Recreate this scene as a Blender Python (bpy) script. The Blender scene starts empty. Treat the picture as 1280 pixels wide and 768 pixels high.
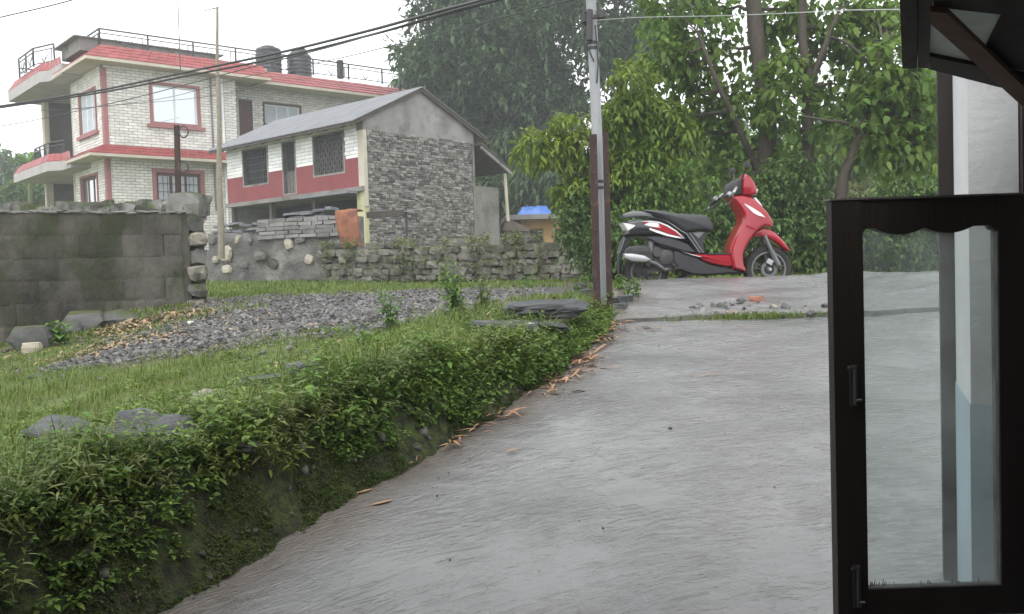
import bpy, bmesh, math, random
import numpy as np
from mathutils import Vector, Matrix, noise
random.seed(7); RNG = np.random.default_rng(7)
SC = bpy.context.scene
COL = SC.collection

# ------------------------------------------------------------------ camera
EYE = np.array([0, 0, 1.67]); FPX = 1150.0
PITCH = math.atan(46 / FPX); ROLL = math.radians(1.8)
cam = bpy.data.cameras.new('camera'); cam_o = bpy.data.objects.new('camera', cam); COL.objects.link(cam_o)
cam.sensor_width = 36; cam.lens = 36 * FPX / 1280; cam.clip_start = .05; cam.clip_end = 3000
fwd = np.array([0, math.cos(PITCH), -math.sin(PITCH)]); r0 = np.array([1., 0, 0]); u0 = np.array([0, math.sin(PITCH), math.cos(PITCH)])
cr = math.cos(ROLL) * r0 - math.sin(ROLL) * u0; cu = math.sin(ROLL) * r0 + math.cos(ROLL) * u0
cam_o.matrix_world = Matrix(((cr[0], cu[0], -fwd[0], 0), (cr[1], cu[1], -fwd[1], 0), (cr[2], cu[2], -fwd[2], 1.67), (0, 0, 0, 1)))
SC.camera = cam_o

# ------------------------------------------------------------------ sky, sun, exposure
W = bpy.data.worlds.new('World'); SC.world = W; W.use_nodes = True
nt = W.node_tree; nt.nodes.clear()
sky = nt.nodes.new('ShaderNodeTexSky'); sky.sky_type = 'NISHITA'; sky.sun_disc = False
SUN_EL, SUN_AZ = math.radians(58), math.radians(200)
sky.sun_elevation = SUN_EL; sky.sun_rotation = SUN_AZ; sky.dust_density = 4; sky.air_density = 1
hs = nt.nodes.new('ShaderNodeHueSaturation'); hs.inputs['Saturation'].default_value = .12
bg1 = nt.nodes.new('ShaderNodeBackground'); bg1.inputs[1].default_value = .07
bg2 = nt.nodes.new('ShaderNodeBackground'); bg2.inputs[0].default_value = (.955, .975, 1, 1); bg2.inputs[1].default_value = .9   # the even overcast
ads = nt.nodes.new('ShaderNodeAddShader'); wo = nt.nodes.new('ShaderNodeOutputWorld')
L = nt.links.new
L(sky.outputs[0], hs.inputs['Color']); L(hs.outputs[0], bg1.inputs[0]); L(bg1.outputs[0], ads.inputs[0]); L(bg2.outputs[0], ads.inputs[1]); L(ads.outputs[0], wo.inputs[0])
sun = bpy.data.lights.new('sun', 'SUN'); sun.energy = .7; sun.angle = math.radians(40); sun.color = (1, .97, .93)
sun_o = bpy.data.objects.new('sun', sun); COL.objects.link(sun_o)
sd = Vector((math.sin(SUN_AZ) * math.cos(SUN_EL), math.cos(SUN_AZ) * math.cos(SUN_EL), math.sin(SUN_EL)))
sun_o.rotation_euler = sd.to_track_quat('Z', 'Y').to_euler()
SC.view_settings.view_transform = 'Standard'; SC.view_settings.look = 'None'; SC.view_settings.gamma = 1; SC.view_settings.exposure = 0.76
SC.render.engine = 'CYCLES'
SC.cycles.max_bounces = 7; SC.cycles.diffuse_bounces = 3; SC.cycles.glossy_bounces = 3; SC.cycles.transparent_max_bounces = 16
SC.cycles.volume_bounces = 1; SC.cycles.use_denoising = True; SC.cycles.sample_clamp_indirect = 6

# ------------------------------------------------------------------ helpers: surveying
def ray(px, py): return fwd + cr * (px - 640) / FPX + cu * (384 - py) / FPX
def P(px, py, d):                     # the place seen at a photo pixel, d metres away
    v = ray(px, py); return EYE + v * d / v[1]
class Frame:
    def __init__(s, x, y, z, ax):
        a = np.array([ax[0], ax[1], 0.]); a /= np.linalg.norm(a)
        s.o = np.array([x, y, z]); s.R = np.array([a, [-a[1], a[0], 0], [0, 0, 1]]); s.rot = math.atan2(a[1], a[0])
    def w(s, p): return s.o + s.R.T @ np.asarray(p, float)

# ------------------------------------------------------------------ helpers: objects
def tag(o, label=None, cat=None, group=None, kind=None):
    if label: o['label'] = label
    if cat: o['category'] = cat
    if group: o['group'] = group
    if kind: o['kind'] = kind
    return o
def thing(name, label, cat, loc, rotz=0, group=None):
    o = bpy.data.objects.new(name, None); COL.objects.link(o); o.empty_display_size = .2
    o.location = [float(c) for c in loc]; o.rotation_euler = (0, 0, rotz)
    return tag(o, label, cat, group)
def link(name, me, parent=None, loc=None, rot=None, scale=None):
    o = bpy.data.objects.new(name, me); COL.objects.link(o)
    if parent: o.parent = parent
    if loc is not None: o.location = [float(c) for c in loc]
    if rot is not None: o.rotation_euler = rot
    if scale is not None: o.scale = [float(c) for c in scale]
    return o
def copy_tree(o, parent=None):
    c = o.copy(); COL.objects.link(c); c.parent = parent
    for ch in list(o.children): copy_tree(ch, c)
    return c
CUBE26 = []
for i in (-1, 0, 1):
    for j in (-1, 0, 1):
        for k in (-1, 0, 1):
            if (i, j, k) != (0, 0, 0): CUBE26.append((i, j, k))
IDX26 = {c: n for n, c in enumerate(CUBE26)}
FACE26 = []
for a in range(3):
    b, c = (a + 1) % 3, (a + 2) % 3
    for s in (-1, 1):
        for p in (-1, 0):
            for q in (-1, 0):
                f = []
                for (dp, dq) in ((0, 0), (1, 0), (1, 1), (0, 1)):
                    t = [0, 0, 0]; t[a] = s; t[b] = p + dp; t[c] = q + dq; f.append(IDX26[tuple(t)])
                FACE26.append(f if s > 0 else f[::-1])
class MB:
    def __init__(s): s.v = []; s.f = []; s.mi = []; s.cur = 0
    def add(s, vs, fs):
        n = len(s.v); s.v.extend([tuple(float(c) for c in p) for p in vs]); s.f.extend([[i + n for i in f] for f in fs]); s.mi.extend([s.cur] * len(fs)); return s
    def box(s, c, size, rz=0, rx=0, ry=0, jit=0):
        hx, hy, hz = size[0] / 2, size[1] / 2, size[2] / 2
        R = Matrix.Rotation(rz, 3, 'Z') @ Matrix.Rotation(ry, 3, 'Y') @ Matrix.Rotation(rx, 3, 'X')
        vs = []
        for x in (-1, 1):
            for y in (-1, 1):
                for z in (-1, 1):
                    q = R @ Vector((x * hx, y * hy, z * hz)); vs.append([q[i] + c[i] + (random.uniform(-jit, jit) if jit else 0) for i in range(3)])
        return s.add(vs, [(0, 1, 3, 2), (4, 6, 7, 5), (0, 4, 5, 1), (2, 3, 7, 6), (0, 2, 6, 4), (1, 5, 7, 3)])
    def bb(s, a, b):                  # box from corner to corner
        return s.box([(a[i] + b[i]) / 2 for i in range(3)], [abs(b[i] - a[i]) for i in range(3)])
    def beam(s, p, q, w, h=None, up=(0, 0, 1)):
        h = h or w; p = Vector(p); q = Vector(q); d = (q - p).normalized(); u = Vector(up)
        sd = d.cross(u)
        if sd.length < 1e-4: sd = d.cross(Vector((1, 0, 0)))
        sd.normalize(); u = sd.cross(d)
        vs = [e + sd * a * w / 2 + u * b * h / 2 for e in (p, q) for a, b in ((-1, -1), (1, -1), (1, 1), (-1, 1))]
        return s.add(vs, [(0, 1, 5, 4), (1, 2, 6, 5), (2, 3, 7, 6), (3, 0, 4, 7), (3, 2, 1, 0), (4, 5, 6, 7)])
    def tube(s, path, rad, n=8, cap=True, jit=0):
        path = [Vector(p) for p in path]; m = len(path)
        if not hasattr(rad, '__len__'): rad = [rad] * m
        vs = []; ref = None
        for i, p in enumerate(path):
            d = (path[min(i + 1, m - 1)] - path[max(i - 1, 0)]).normalized()
            if ref is None: ref = d.orthogonal().normalized()
            ref = (ref - d * ref.dot(d)).normalized(); b = d.cross(ref)
            for k in range(n):
                a = 2 * math.pi * k / n; rr = rad[i] * (1 + (random.uniform(-jit, jit) if jit else 0)); vs.append(p + (ref * math.cos(a) + b * math.sin(a)) * rr)
        fs = [(i * n + k, i * n + (k + 1) % n, (i + 1) * n + (k + 1) % n, (i + 1) * n + k) for i in range(m - 1) for k in range(n)]
        if cap: fs += [list(range(n))[::-1], [(m - 1) * n + k for k in range(n)]]
        return s.add(vs, fs)
    def prism(s, poly, y0, y1, plane='xz'):
        n = len(poly)
        mk = (lambda a, b, y: (a, y, b)) if plane == 'xz' else (lambda a, b, y: (a, b, y)) if plane == 'xy' else (lambda a, b, y: (y, a, b))
        vs = [mk(a, b, y0) for a, b in poly] + [mk(a, b, y1) for a, b in poly]
        return s.add(vs, [list(range(n)), [n + i for i in range(n)][::-1]] + [(i, i + n, (i + 1) % n + n, (i + 1) % n) for i in range(n)])
    def puff(s, poly, w, b, ws=None, yc=0):      # rounded body: outline in xz, half width w, edge radius b
        n = len(poly); pts = [Vector((a, c)) for a, c in poly]
        area = sum(pts[i].x * pts[(i + 1) % n].y - pts[(i + 1) % n].x * pts[i].y for i in range(n))
        if area < 0: pts = pts[::-1]; ws = ws[::-1] if ws else None
        nn = []
        for i in range(n):
            e1 = (pts[i] - pts[i - 1]).normalized(); e2 = (pts[(i + 1) % n] - pts[i]).normalized()
            t = e1 + e2; t = t.normalized() if t.length > 1e-3 else e1; nn.append(Vector((-t.y, t.x)))
        vs = []
        W_ = ws or [w] * n
        for yy, ins in ((-1, 1), (-.93, .45), (-.75, .1), (-.4, 0), (.4, 0), (.75, .1), (.93, .45), (1, 1)):
            for i in range(n): q = pts[i] + nn[i] * b * ins; vs.append((q.x, yc + yy * W_[i], q.y))
        fs = [list(range(n)), [7 * n + i for i in range(n)][::-1]]
        for k in range(7): fs += [(k * n + i, (k + 1) * n + i, (k + 1) * n + (i + 1) % n, k * n + (i + 1) % n) for i in range(n)]
        return s.add(vs, fs)
    def lathe(s, prof, c=(0, 0, 0), n=24, axis='y'):   # prof: (radius, along)
        vs = []
        for r_, h in prof:
            for k in range(n):
                a = 2 * math.pi * k / n; x, z = r_ * math.cos(a), r_ * math.sin(a)
                vs.append((c[0] + x, c[1] + h, c[2] + z) if axis == 'y' else (c[0] + x, c[1] + z, c[2] + h))
        m = len(prof)
        return s.add(vs, [(i * n + k, i * n + (k + 1) % n, (i + 1) * n + (k + 1) % n, (i + 1) * n + k) for i in range(m - 1) for k in range(n)])
    def rock(s, c, size, rnd=.45, jit=.12, rz=None):
        rz = random.uniform(0, 6.3) if rz is None else rz; vs = []
        for p in CUBE26:
            v = Vector(p); v = v * (1 - rnd) + v.normalized() * rnd * 1.15
            v += Vector((random.uniform(-jit, jit), random.uniform(-jit, jit), random.uniform(-jit, jit)))
            x, y, z = v.x * size[0] / 2, v.y * size[1] / 2, v.z * size[2] / 2
            vs.append((c[0] + x * math.cos(rz) - y * math.sin(rz), c[1] + x * math.sin(rz) + y * math.cos(rz), c[2] + z))
        return s.add(vs, FACE26)
    def mesh(s, name, mats=None, off=None, smooth=False, angle=35):
        me = bpy.data.meshes.new(name)
        v = s.v if off is None else [(a - off[0], b - off[1], c - off[2]) for a, b, c in s.v]
        me.from_pydata(v, [], s.f)
        for m in (mats if isinstance(mats, (list, tuple)) else [mats]):
            if m: me.materials.append(m)
        if s.cur or any(s.mi): me.polygons.foreach_set('material_index', s.mi)
        bm = bmesh.new(); bm.from_mesh(me); bmesh.ops.recalc_face_normals(bm, faces=bm.faces); bm.to_mesh(me); bm.free()
        if smooth:
            me.polygons.foreach_set('use_smooth', [True] * len(me.polygons))
            try: me.set_sharp_from_angle(angle=math.radians(angle))
            except Exception: pass
        me.update(); return me
    def obj(s, name, mats, parent=None, off=None, smooth=False, angle=35):
        return link(name, s.mesh(name, mats, off, smooth, angle), parent)
def np_mesh(name, V, F, mat, smooth=False):           # V (n,3), F (m,3) arrays
    me = bpy.data.meshes.new(name); V = np.ascontiguousarray(V, np.float32); F = np.ascontiguousarray(F, np.int32)
    k = F.shape[1]
    me.vertices.add(len(V)); me.vertices.foreach_set('co', V.ravel())
    me.loops.add(F.size); me.loops.foreach_set('vertex_index', F.ravel())
    me.polygons.add(len(F)); me.polygons.foreach_set('loop_start', np.arange(0, F.size, k, dtype=np.int32))
    me.polygons.foreach_set('loop_total', np.full(len(F), k, np.int32))
    if smooth: me.polygons.foreach_set('use_smooth', np.ones(len(F), bool))
    me.update(calc_edges=True); me.validate()
    if mat: me.materials.append(mat)
    return me

# ------------------------------------------------------------------ helpers: materials
def mat(name, c1, c2=None, scale=4, rough=.7, spec=.4, bump=0, bscale=40, island=0, rnd=0, stretch=(1, 1, 1), metal=0, coat=0, trans=0, detail=8, lo=.35, hi=.65, c3=None, s3=1.5, f3=(.5, .62), moss=None, mossamt=.5, bdist=.02, wet=0):
    m = bpy.data.materials.new(name); m.use_nodes = True; n = m.node_tree.nodes; l = m.node_tree.links.new
    b = n['Principled BSDF']; tc = n.new('ShaderNodeTexCoord'); mp = n.new('ShaderNodeMapping'); mp.inputs['Scale'].default_value = stretch
    l(n.new('ShaderNodeNewGeometry').outputs['Position'] if rnd else tc.outputs['Object'], mp.inputs[0])
    def nz(sc, det=detail):
        t = n.new('ShaderNodeTexNoise'); t.inputs['Scale'].default_value = sc; t.inputs['Detail'].default_value = det; t.inputs['Roughness'].default_value = .6; l(mp.outputs[0], t.inputs['Vector']); return t
    def ramp(src, a, bb):
        r = n.new('ShaderNodeMapRange'); r.inputs['From Min'].default_value = a; r.inputs['From Max'].default_value = bb; l(src, r.inputs['Value']); return r.outputs[0]
    def mix(f, A, B):
        x = n.new('ShaderNodeMix'); x.data_type = 'RGBA'
        if isinstance(f, float): x.inputs[0].default_value = f
        else: l(f, x.inputs[0])
        for sock, val in ((x.inputs[6], A), (x.inputs[7], B)):
            if isinstance(val, tuple): sock.default_value = (*val, 1)
            else: l(val, sock)
        return x.outputs[2]
    col = c1
    if c2 is not None: col = mix(ramp(nz(scale).outputs['Fac'], lo, hi), c1, c2)
    if c3 is not None: col = mix(ramp(nz(s3, 5).outputs['Fac'], *f3), col, c3)
    if moss is not None:
        g = n.new('ShaderNodeNewGeometry'); sp = n.new('ShaderNodeSeparateXYZ'); l(g.outputs['Normal'], sp.inputs[0])
        ad = n.new('ShaderNodeMath'); ad.operation = 'MULTIPLY_ADD'; l(sp.outputs['Z'], ad.inputs[0]); ad.inputs[1].default_value = .35; l(nz(3, 6).outputs['Fac'], ad.inputs[2])
        col = mix(ramp(ad.outputs[0], .95 - mossamt * .6, 1.15 - mossamt * .6), col, moss)
    if island or rnd:
        if island: g = n.new('ShaderNodeNewGeometry'); src = g.outputs['Random Per Island']; amt = island
        else: g = n.new('ShaderNodeObjectInfo'); src = g.outputs['Random']; amt = rnd
        r = n.new('ShaderNodeMapRange'); r.inputs['To Min'].default_value = 1 - amt; r.inputs['To Max'].default_value = 1 + amt; l(src, r.inputs['Value'])
        h = n.new('ShaderNodeHueSaturation'); l(r.outputs[0], h.inputs['Value'])
        r2 = n.new('ShaderNodeMapRange'); r2.inputs['To Min'].default_value = .5 + amt * .045; r2.inputs['To Max'].default_value = .5 - amt * .045
        w = n.new('ShaderNodeMath'); w.operation = 'FRACT'; w2 = n.new('ShaderNodeMath'); w2.operation = 'MULTIPLY'; w2.inputs[1].default_value = 7.31; l(src, w2.inputs[0]); l(w2.outputs[0], w.inputs[0]); l(w.outputs[0], r2.inputs['Value']); l(r2.outputs[0], h.inputs['Hue'])
        if isinstance(col, tuple): h.inputs['Color'].default_value = (*col, 1)
        else: l(col, h.inputs['Color'])
        col = h.outputs[0]
    if isinstance(col, tuple): b.inputs['Base Color'].default_value = (*col, 1)
    else: l(col, b.inputs['Base Color'])
    b.inputs['Roughness'].default_value = rough; b.inputs['Specular IOR Level'].default_value = spec; b.inputs['Metallic'].default_value = metal; b.inputs['Coat Weight'].default_value = coat; b.inputs['Coat Roughness'].default_value = .08
    if wet:
        l(ramp(nz(2.5, 6).outputs['Fac'], .35, .68), (mr := n.new('ShaderNodeMapRange')).inputs['Value']); mr.inputs['To Min'].default_value = rough - wet; mr.inputs['To Max'].default_value = rough + wet; l(mr.outputs[0], b.inputs['Roughness'])
    if bump:
        bp = n.new('ShaderNodeBump'); bp.inputs['Strength'].default_value = bump; bp.inputs['Distance'].default_value = bdist; l(nz(bscale).outputs['Fac'], bp.inputs['Height']); l(bp.outputs[0], b.inputs['Normal'])
    if trans:
        t = n.new('ShaderNodeBsdfTranslucent'); mx = n.new('ShaderNodeMixShader'); mx.inputs[0].default_value = trans
        if isinstance(col, tuple): t.inputs[0].default_value = (*col, 1)
        else: l(col, t.inputs[0])
        l(b.outputs[0], mx.inputs[1]); l(t.outputs[0], mx.inputs[2]); l(mx.outputs[0], n['Material Output'].inputs[0])
    return m
def glass_mat(name, tint, refl=.9, dirt=.05):
    m = bpy.data.materials.new(name); m.use_nodes = True; n = m.node_tree.nodes; l = m.node_tree.links.new; n.remove(n['Principled BSDF'])
    t = n.new('ShaderNodeBsdfTransparent'); t.inputs[0].default_value = (*tint, 1)
    g = n.new('ShaderNodeBsdfGlossy'); g.inputs['Roughness'].default_value = .03; g.inputs[0].default_value = (refl, refl, refl, 1)
    d = n.new('ShaderNodeBsdfTranslucent'); d.inputs[0].default_value = (.62, .66, .65, 1)
    tc = n.new('ShaderNodeTexCoord'); nz = n.new('ShaderNodeTexNoise'); nz.inputs['Scale'].default_value = 5; nz.inputs['Detail'].default_value = 8; l(tc.outputs['Object'], nz.inputs[0])
    mr = n.new('ShaderNodeMapRange'); mr.inputs['From Min'].default_value = .3; mr.inputs['From Max'].default_value = .75; mr.inputs['To Min'].default_value = dirt * .4; mr.inputs['To Max'].default_value = dirt * 1.7; l(nz.outputs['Fac'], mr.inputs['Value'])
    m1 = n.new('ShaderNodeMixShader'); l(mr.outputs[0], m1.inputs[0]); l(t.outputs[0], m1.inputs[1]); l(d.outputs[0], m1.inputs[2])
    fr = n.new('ShaderNodeFresnel'); fr.inputs[0].default_value = 1.45; m2 = n.new('ShaderNodeMixShader'); l(fr.outputs[0], m2.inputs[0]); l(m1.outputs[0], m2.inputs[1]); l(g.outputs[0], m2.inputs[2]); l(m2.outputs[0], n['Material Output'].inputs[0])
    return m

# ================================================================== ground
ctrl = [(190, 540, 4.2), (345, 478, 5.2), (620, 410, 6.8), (680, 390, 7.5), (0, 560, 4.1), (0, 480, 6.6), (0, 432, 10), (255, 378, 11), (100, 405, 10.4),
        (350, 400, 8.7), (560, 362, 12.8), (400, 365, 14), (300, 355, 22), (500, 351, 20), (740, 350, 15), (1000, 343.5, 12), (1150, 343, 12), (884, 367.6, 9.3), (980, 364, 9.3), (790, 372, 9.3), (1120, 352, 9.6), (640, 371, 10.5), (860, 346, 12)]
CP = [P(*c) for c in ctrl] + [np.array(c, float) for c in ((-3, 2, .92), (-2.6, .8, .88), (-6, 4, .9), (-9, 8, 1.0), (-9, 16, 1.6), (6, 10, 1.42), (6, 16, 1.55), (0, 26, 1.6), (-12, 26, 1.6), (10, 26, 1.6), (-1.5, 3.1, 1.0), (.35, 6.3, 1.24), (.95, 7.6, 1.38), (-.75, 4.7, 1.15))]
CP = np.array(CP)
def _U(r2): return np.where(r2 > 1e-9, .5 * r2 * np.log(np.maximum(r2, 1e-9)), 0)
_n = len(CP); _K = _U(((CP[:, None, :2] - CP[None, :, :2]) ** 2).sum(-1)) + np.eye(_n) * .02
_Pm = np.c_[np.ones(_n), CP[:, :2]]; _A = np.block([[_K, _Pm], [_Pm.T, np.zeros((3, 3))]]); _w = np.linalg.solve(_A, np.r_[CP[:, 2], 0, 0, 0])
def sm(a, b, x): t = np.clip((x - a) / (b - a), 0, 1); return t * t * (3 - 2 * t)
EY = np.array([-3, .2, 3.08, 4.61, 5.63, 6.79, 7.5, 9.0]); EX = np.array([-4.1, -2.6, -1.2, -.32, .29, .71, .86, 1.0])
def edge_x(y): return np.interp(y, EY, EX)
def road_z(y): return np.where(y < 8.3, .18 * y, 1.494 + .18 * (y - 8.3) - .35 * (y - 8.3) ** 2)
def wob(x, y): return .012 * np.sin(2.3 * x + 1.1 * y) * np.sin(1.7 * y - .6 * x) + .008 * np.sin(5.1 * x - 2) * np.sin(4.3 * y + x)
def terr(x, y):
    x = np.atleast_1d(np.asarray(x, float)); y = np.atleast_1d(np.asarray(y, float))
    xc = np.clip(x, -11, 11); yc = np.clip(y, .5, 28)
    z = _w[_n] + _w[_n + 1] * xc + _w[_n + 2] * yc
    for i in range(_n): z = z + _w[i] * _U((xc - CP[i, 0]) ** 2 + (yc - CP[i, 1]) ** 2)
    z = np.clip(z, .8, 1.75) + wob(x * 1.3, y * 1.3) * 1.6 + .008 * np.sin(9 * x + 3 * y) * np.sin(8 * y - 4 * x)
    far = sm(18, 30, np.maximum(y, np.abs(x) * 1.6)); z = z * (1 - far) + 1.58 * far
    s = (edge_x(y) - x) * .9; rz = road_z(y)
    bank = rz - .02 + (z - rz + .02) * sm(-.04, .24, s)
    under = np.where(s < -.03, rz - .14, bank)
    k = sm(8.35, 8.75, y); side = sm(7.2, 8.3, y) * (s > 0)
    f = np.maximum(k, side); bank = bank + np.where((s > -.02) & (s < .35) & (y < 7.5), .022 * np.sin(23 * x + 9 * y) * np.sin(17 * y - 11 * x) + .014 * np.sin(51 * x - 13 * y) * np.sin(41 * y + 3 * x), 0); under = np.where(s < -.03, under, bank)
    return under * (1 - f) + z * f
def tz(x, y): return float(terr(x, y)[0])
def surf(x, y):
    x = np.atleast_1d(x); y = np.atleast_1d(y); z = terr(x, y)
    on = ((edge_x(y) - x) < .03) & (y < 8.6) & (x < 6); return np.where(on, np.maximum(z, road_z(y) + np.where(y > 6.96, .018, 0)), z)
def G(px, py, lo=1.5, hi=30):        # where the sight line of a photo pixel meets the ground
    v = ray(px, py); d = np.linspace(lo, hi, 900); pts = EYE + v[None] * (d / v[1])[:, None]
    below = pts[:, 2] - surf(pts[:, 0], pts[:, 1]) < 0
    i = int(np.argmax(below)) if below.any() else len(d) - 1
    p = pts[i].copy(); p[2] = float(surf(p[0], p[1])[0]); return p

# gravel / soil cover masks (real surface cover, from the photo's patches)
GPATH = np.array([G(110, 455)[:2], G(250, 425)[:2], G(380, 395)[:2], G(470, 378)[:2], G(560, 373)[:2], G(700, 366)[:2]]); GW = np.array([.3, .75, 1.5, 1.9, 1.7, 1.2])
def dpath(x, y):
    best = np.full(x.shape, 9.)
    for i in range(len(GPATH) - 1):
        a, b = GPATH[i], GPATH[i + 1]; ab = b - a; t = np.clip(((x - a[0]) * ab[0] + (y - a[1]) * ab[1]) / (ab @ ab), 0, 1)
        w = GW[i] * (1 - t) + GW[i + 1] * t
        best = np.minimum(best, np.hypot(x - a[0] - ab[0] * t, y - a[1] - ab[1] * t) / w)
    return best
def nz2(x, y, s): return np.array([noise.noise((a * s, b * s, 3.3)) for a, b in zip(x, y)])

# terrain mesh: one sheet to the horizon
ys = [.3]
while ys[-1] < 290:
    y_ = ys[-1]; ys.append(y_ + (.028 + .011 * y_ if y_ < 30 else .12 * y_))
ys = np.array(ys); ts = np.sinh(np.linspace(-3.2, 3.2, 440)) / math.sinh(3.2) * 1.0
ts = np.linspace(-1, 1, 440) * .75 + ts * .9
YY, TT = np.meshgrid(ys, ts, indexing='ij'); XX = TT * (YY * 1.0 + 2.2)
ZZ = terr(XX.ravel(), YY.ravel()).reshape(XX.shape)
nr, nc = XX.shape; I = np.arange(nr * nc).reshape(nr, nc)
F4 = np.stack([I[:-1, :-1], I[:-1, 1:], I[1:, 1:], I[1:, :-1]], -1).reshape(-1, 4)
gm = bpy.data.materials.new('ground_cover'); gm.use_nodes = True
gn, gl = gm.node_tree.nodes, gm.node_tree.links.new
me = np_mesh('ground', np.stack([XX, YY, ZZ], -1).reshape(-1, 3), F4, gm, True)
xr, yr = XX.ravel(), YY.ravel()
near = (yr < 30)
grav = np.zeros(len(xr)); nn_ = np.zeros(len(xr)); nn_[near] = nz2(xr[near], yr[near], 1.3) + .6 * nz2(xr[near], yr[near], 4.1)
grav[near] = 1 - sm(.75, 1.15, dpath(xr[near], yr[near]) + .35 * nn_[near])
sE = (edge_x(yr) - xr) * .9
mossy = (1 - sm(.2, .45, sE)) * (yr < 7.6)
pw0, pw1 = np.array([-8.5, 8.35]), np.array([-3.7, 11.0]); dwl = np.abs((xr - pw0[0]) * (pw1[1] - pw0[1]) - (yr - pw0[1]) * (pw1[0] - pw0[0])) / np.hypot(*(pw1 - pw0))
soil = np.maximum((1 - sm(.25, 1.1, dwl + .5 * nn_)) * (xr < -3.4), .8 * (1 - sm(.9, 1.6, dpath(xr, yr) + .5 * nn_)) * near); soil = np.maximum(soil, (1 - sm(.4, 1.0, np.hypot(xr - .85, yr - 7.5) + .4 * nn_)))
soil = np.maximum(soil, (1 - sm(.3, .9, np.abs(yr - 9.4) - .3 + .5 * nn_)) * (xr > .9))
a = me.attributes.new('cover', 'FLOAT_COLOR', 'POINT'); a.data.foreach_set('color', np.stack([grav, soil, mossy, np.ones_like(grav)], -1).astype(np.float32).ravel())
at = gn.new('ShaderNodeAttribute'); at.attribute_name = 'cover'; sp = gn.new('ShaderNodeSeparateColor'); gl(at.outputs['Color'], sp.inputs[0])
tc = gn.new('ShaderNodeTexCoord')
def gnz(s, d=8):
    t = gn.new('ShaderNodeTexNoise'); t.inputs['Scale'].default_value = s; t.inputs['Detail'].default_value = d; t.inputs['Roughness'].default_value = .65; gl(tc.outputs['Object'], t.inputs[0]); return t.outputs['Fac']
def gmix(f, A, B):
    x = gn.new('ShaderNodeMix'); x.data_type = 'RGBA'; gl(f, x.inputs[0])
    for s_, v_ in ((x.inputs[6], A), (x.inputs[7], B)):
        if isinstance(v_, tuple): s_.default_value = (*v_, 1)
        else: gl(v_, s_)
    return x.outputs[2]
def grng(src, a_, b_):
    r = gn.new('ShaderNodeMapRange'); r.inputs['From Min'].default_value = a_; r.inputs['From Max'].default_value = b_; gl(src, r.inputs[0]); return r.outputs[0]
grass_c = gmix(grng(gnz(2.2), .35, .65), (.085, .125, .028), (.15, .185, .05)); grass_c = gmix(grng(gnz(9), .5, .75), grass_c, (.11, .09, .05))
soil_c = gmix(grng(gnz(6), .35, .65), (.075, .058, .042), (.16, .13, .10)); grav_c = gmix(grng(gnz(22, 3), .35, .65), (.045, .043, .04), (.12, .115, .108))
moss_c = gmix(grng(gnz(19), .40, .62), (.014, .02, .008), (.062, .082, .018)); moss_c = gmix(grng(gnz(5, 5), .52, .7), moss_c, (.05, .042, .028))
c_ = gmix(sp.outputs[1], grass_c, soil_c); c_ = gmix(sp.outputs[0], c_, grav_c); c_ = gmix(sp.outputs[2], c_, moss_c)
bs = gn['Principled BSDF']; gl(c_, bs.inputs['Base Color']); bs.inputs['Roughness'].default_value = .75; bs.inputs['Specular IOR Level'].default_value = .3
bp = gn.new('ShaderNodeBump'); bp.inputs['Strength'].default_value = 1.0; bp.inputs['Distance'].default_value = .035; gl(gnz(34), bp.inputs['Height']); gl(bp.outputs[0], bs.inputs['Normal'])
tag(link('ground', me), 'grassy sloping ground with a gravel track beside the concrete road', kind='structure')

# ================================================================== concrete road slabs
rm = bpy.data.materials.new('wet_concrete'); rm.use_nodes = True; gn, gl = rm.node_tree.nodes, rm.node_tree.links.new
tc = gn.new('ShaderNodeTexCoord')
base = gmix(grng(gnz(1.1), .3, .7), (.112, .112, .112), (.178, .177, .176)); base = gmix(grng(gnz(.55, 4), .52, .72), base, (.135, .131, .129)); base = gmix(grng(gnz(60, 2), .62, .75), base, (.10, .098, .095))
at = gn.new('ShaderNodeAttribute'); at.attribute_name = 'mud'; base = gmix(at.outputs['Fac'], base, (.105, .078, .058))
mp = gn.new('ShaderNodeMapping'); mp.inputs['Scale'].default_value = (2.6, 9, 2)
sx_ = gn.new('ShaderNodeSeparateXYZ'); gl(tc.outputs['Object'], sx_.inputs[0]); cx_n = gn.new('ShaderNodeCombineXYZ')
def rmath(op, a_, b_):
    q = gn.new('ShaderNodeMath'); q.operation = op
    for i_, v_ in enumerate((a_, b_)):
        if isinstance(v_, float): q.inputs[i_].default_value = v_
        else: gl(v_, q.inputs[i_])
    return q.outputs[0]
xq = rmath('MULTIPLY', sx_.outputs[0], sx_.outputs[0])      # trowel strokes sweep in arcs across the slope
bend_ = rmath('ADD', sx_.outputs[1], rmath('ADD', rmath('MULTIPLY', sx_.outputs[0], -.42), rmath('MULTIPLY', xq, .10)))
gl(sx_.outputs[0], cx_n.inputs[0]); gl(bend_, cx_n.inputs[1]); gl(sx_.outputs[2], cx_n.inputs[2]); gl(cx_n.outputs[0], mp.inputs[0])
def rnz(s, d=7, ds=1.6):
    t = gn.new('ShaderNodeTexNoise'); t.inputs['Scale'].default_value = s; t.inputs['Detail'].default_value = d; t.inputs['Distortion'].default_value = ds; gl(mp.outputs[0], t.inputs[0]); return t.outputs['Fac']
bs = gn['Principled BSDF']
def gmixf(f, a_, b_):
    x = gn.new('ShaderNodeMix'); gl(f, x.inputs[0]); gl(a_, x.inputs[2]); gl(b_, x.inputs[3]); return x.outputs[0]
lines = gmixf(grng(gnz(.9, 4), .42, .6), rnz(1.9, 5, 2.2), rnz(3.4, 5, 2.2))
base = gmix(grng(rnz(2.6, 4), .28, .38), (.105, .102, .10), base)
gl(base, bs.inputs['Base Color'])
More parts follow.
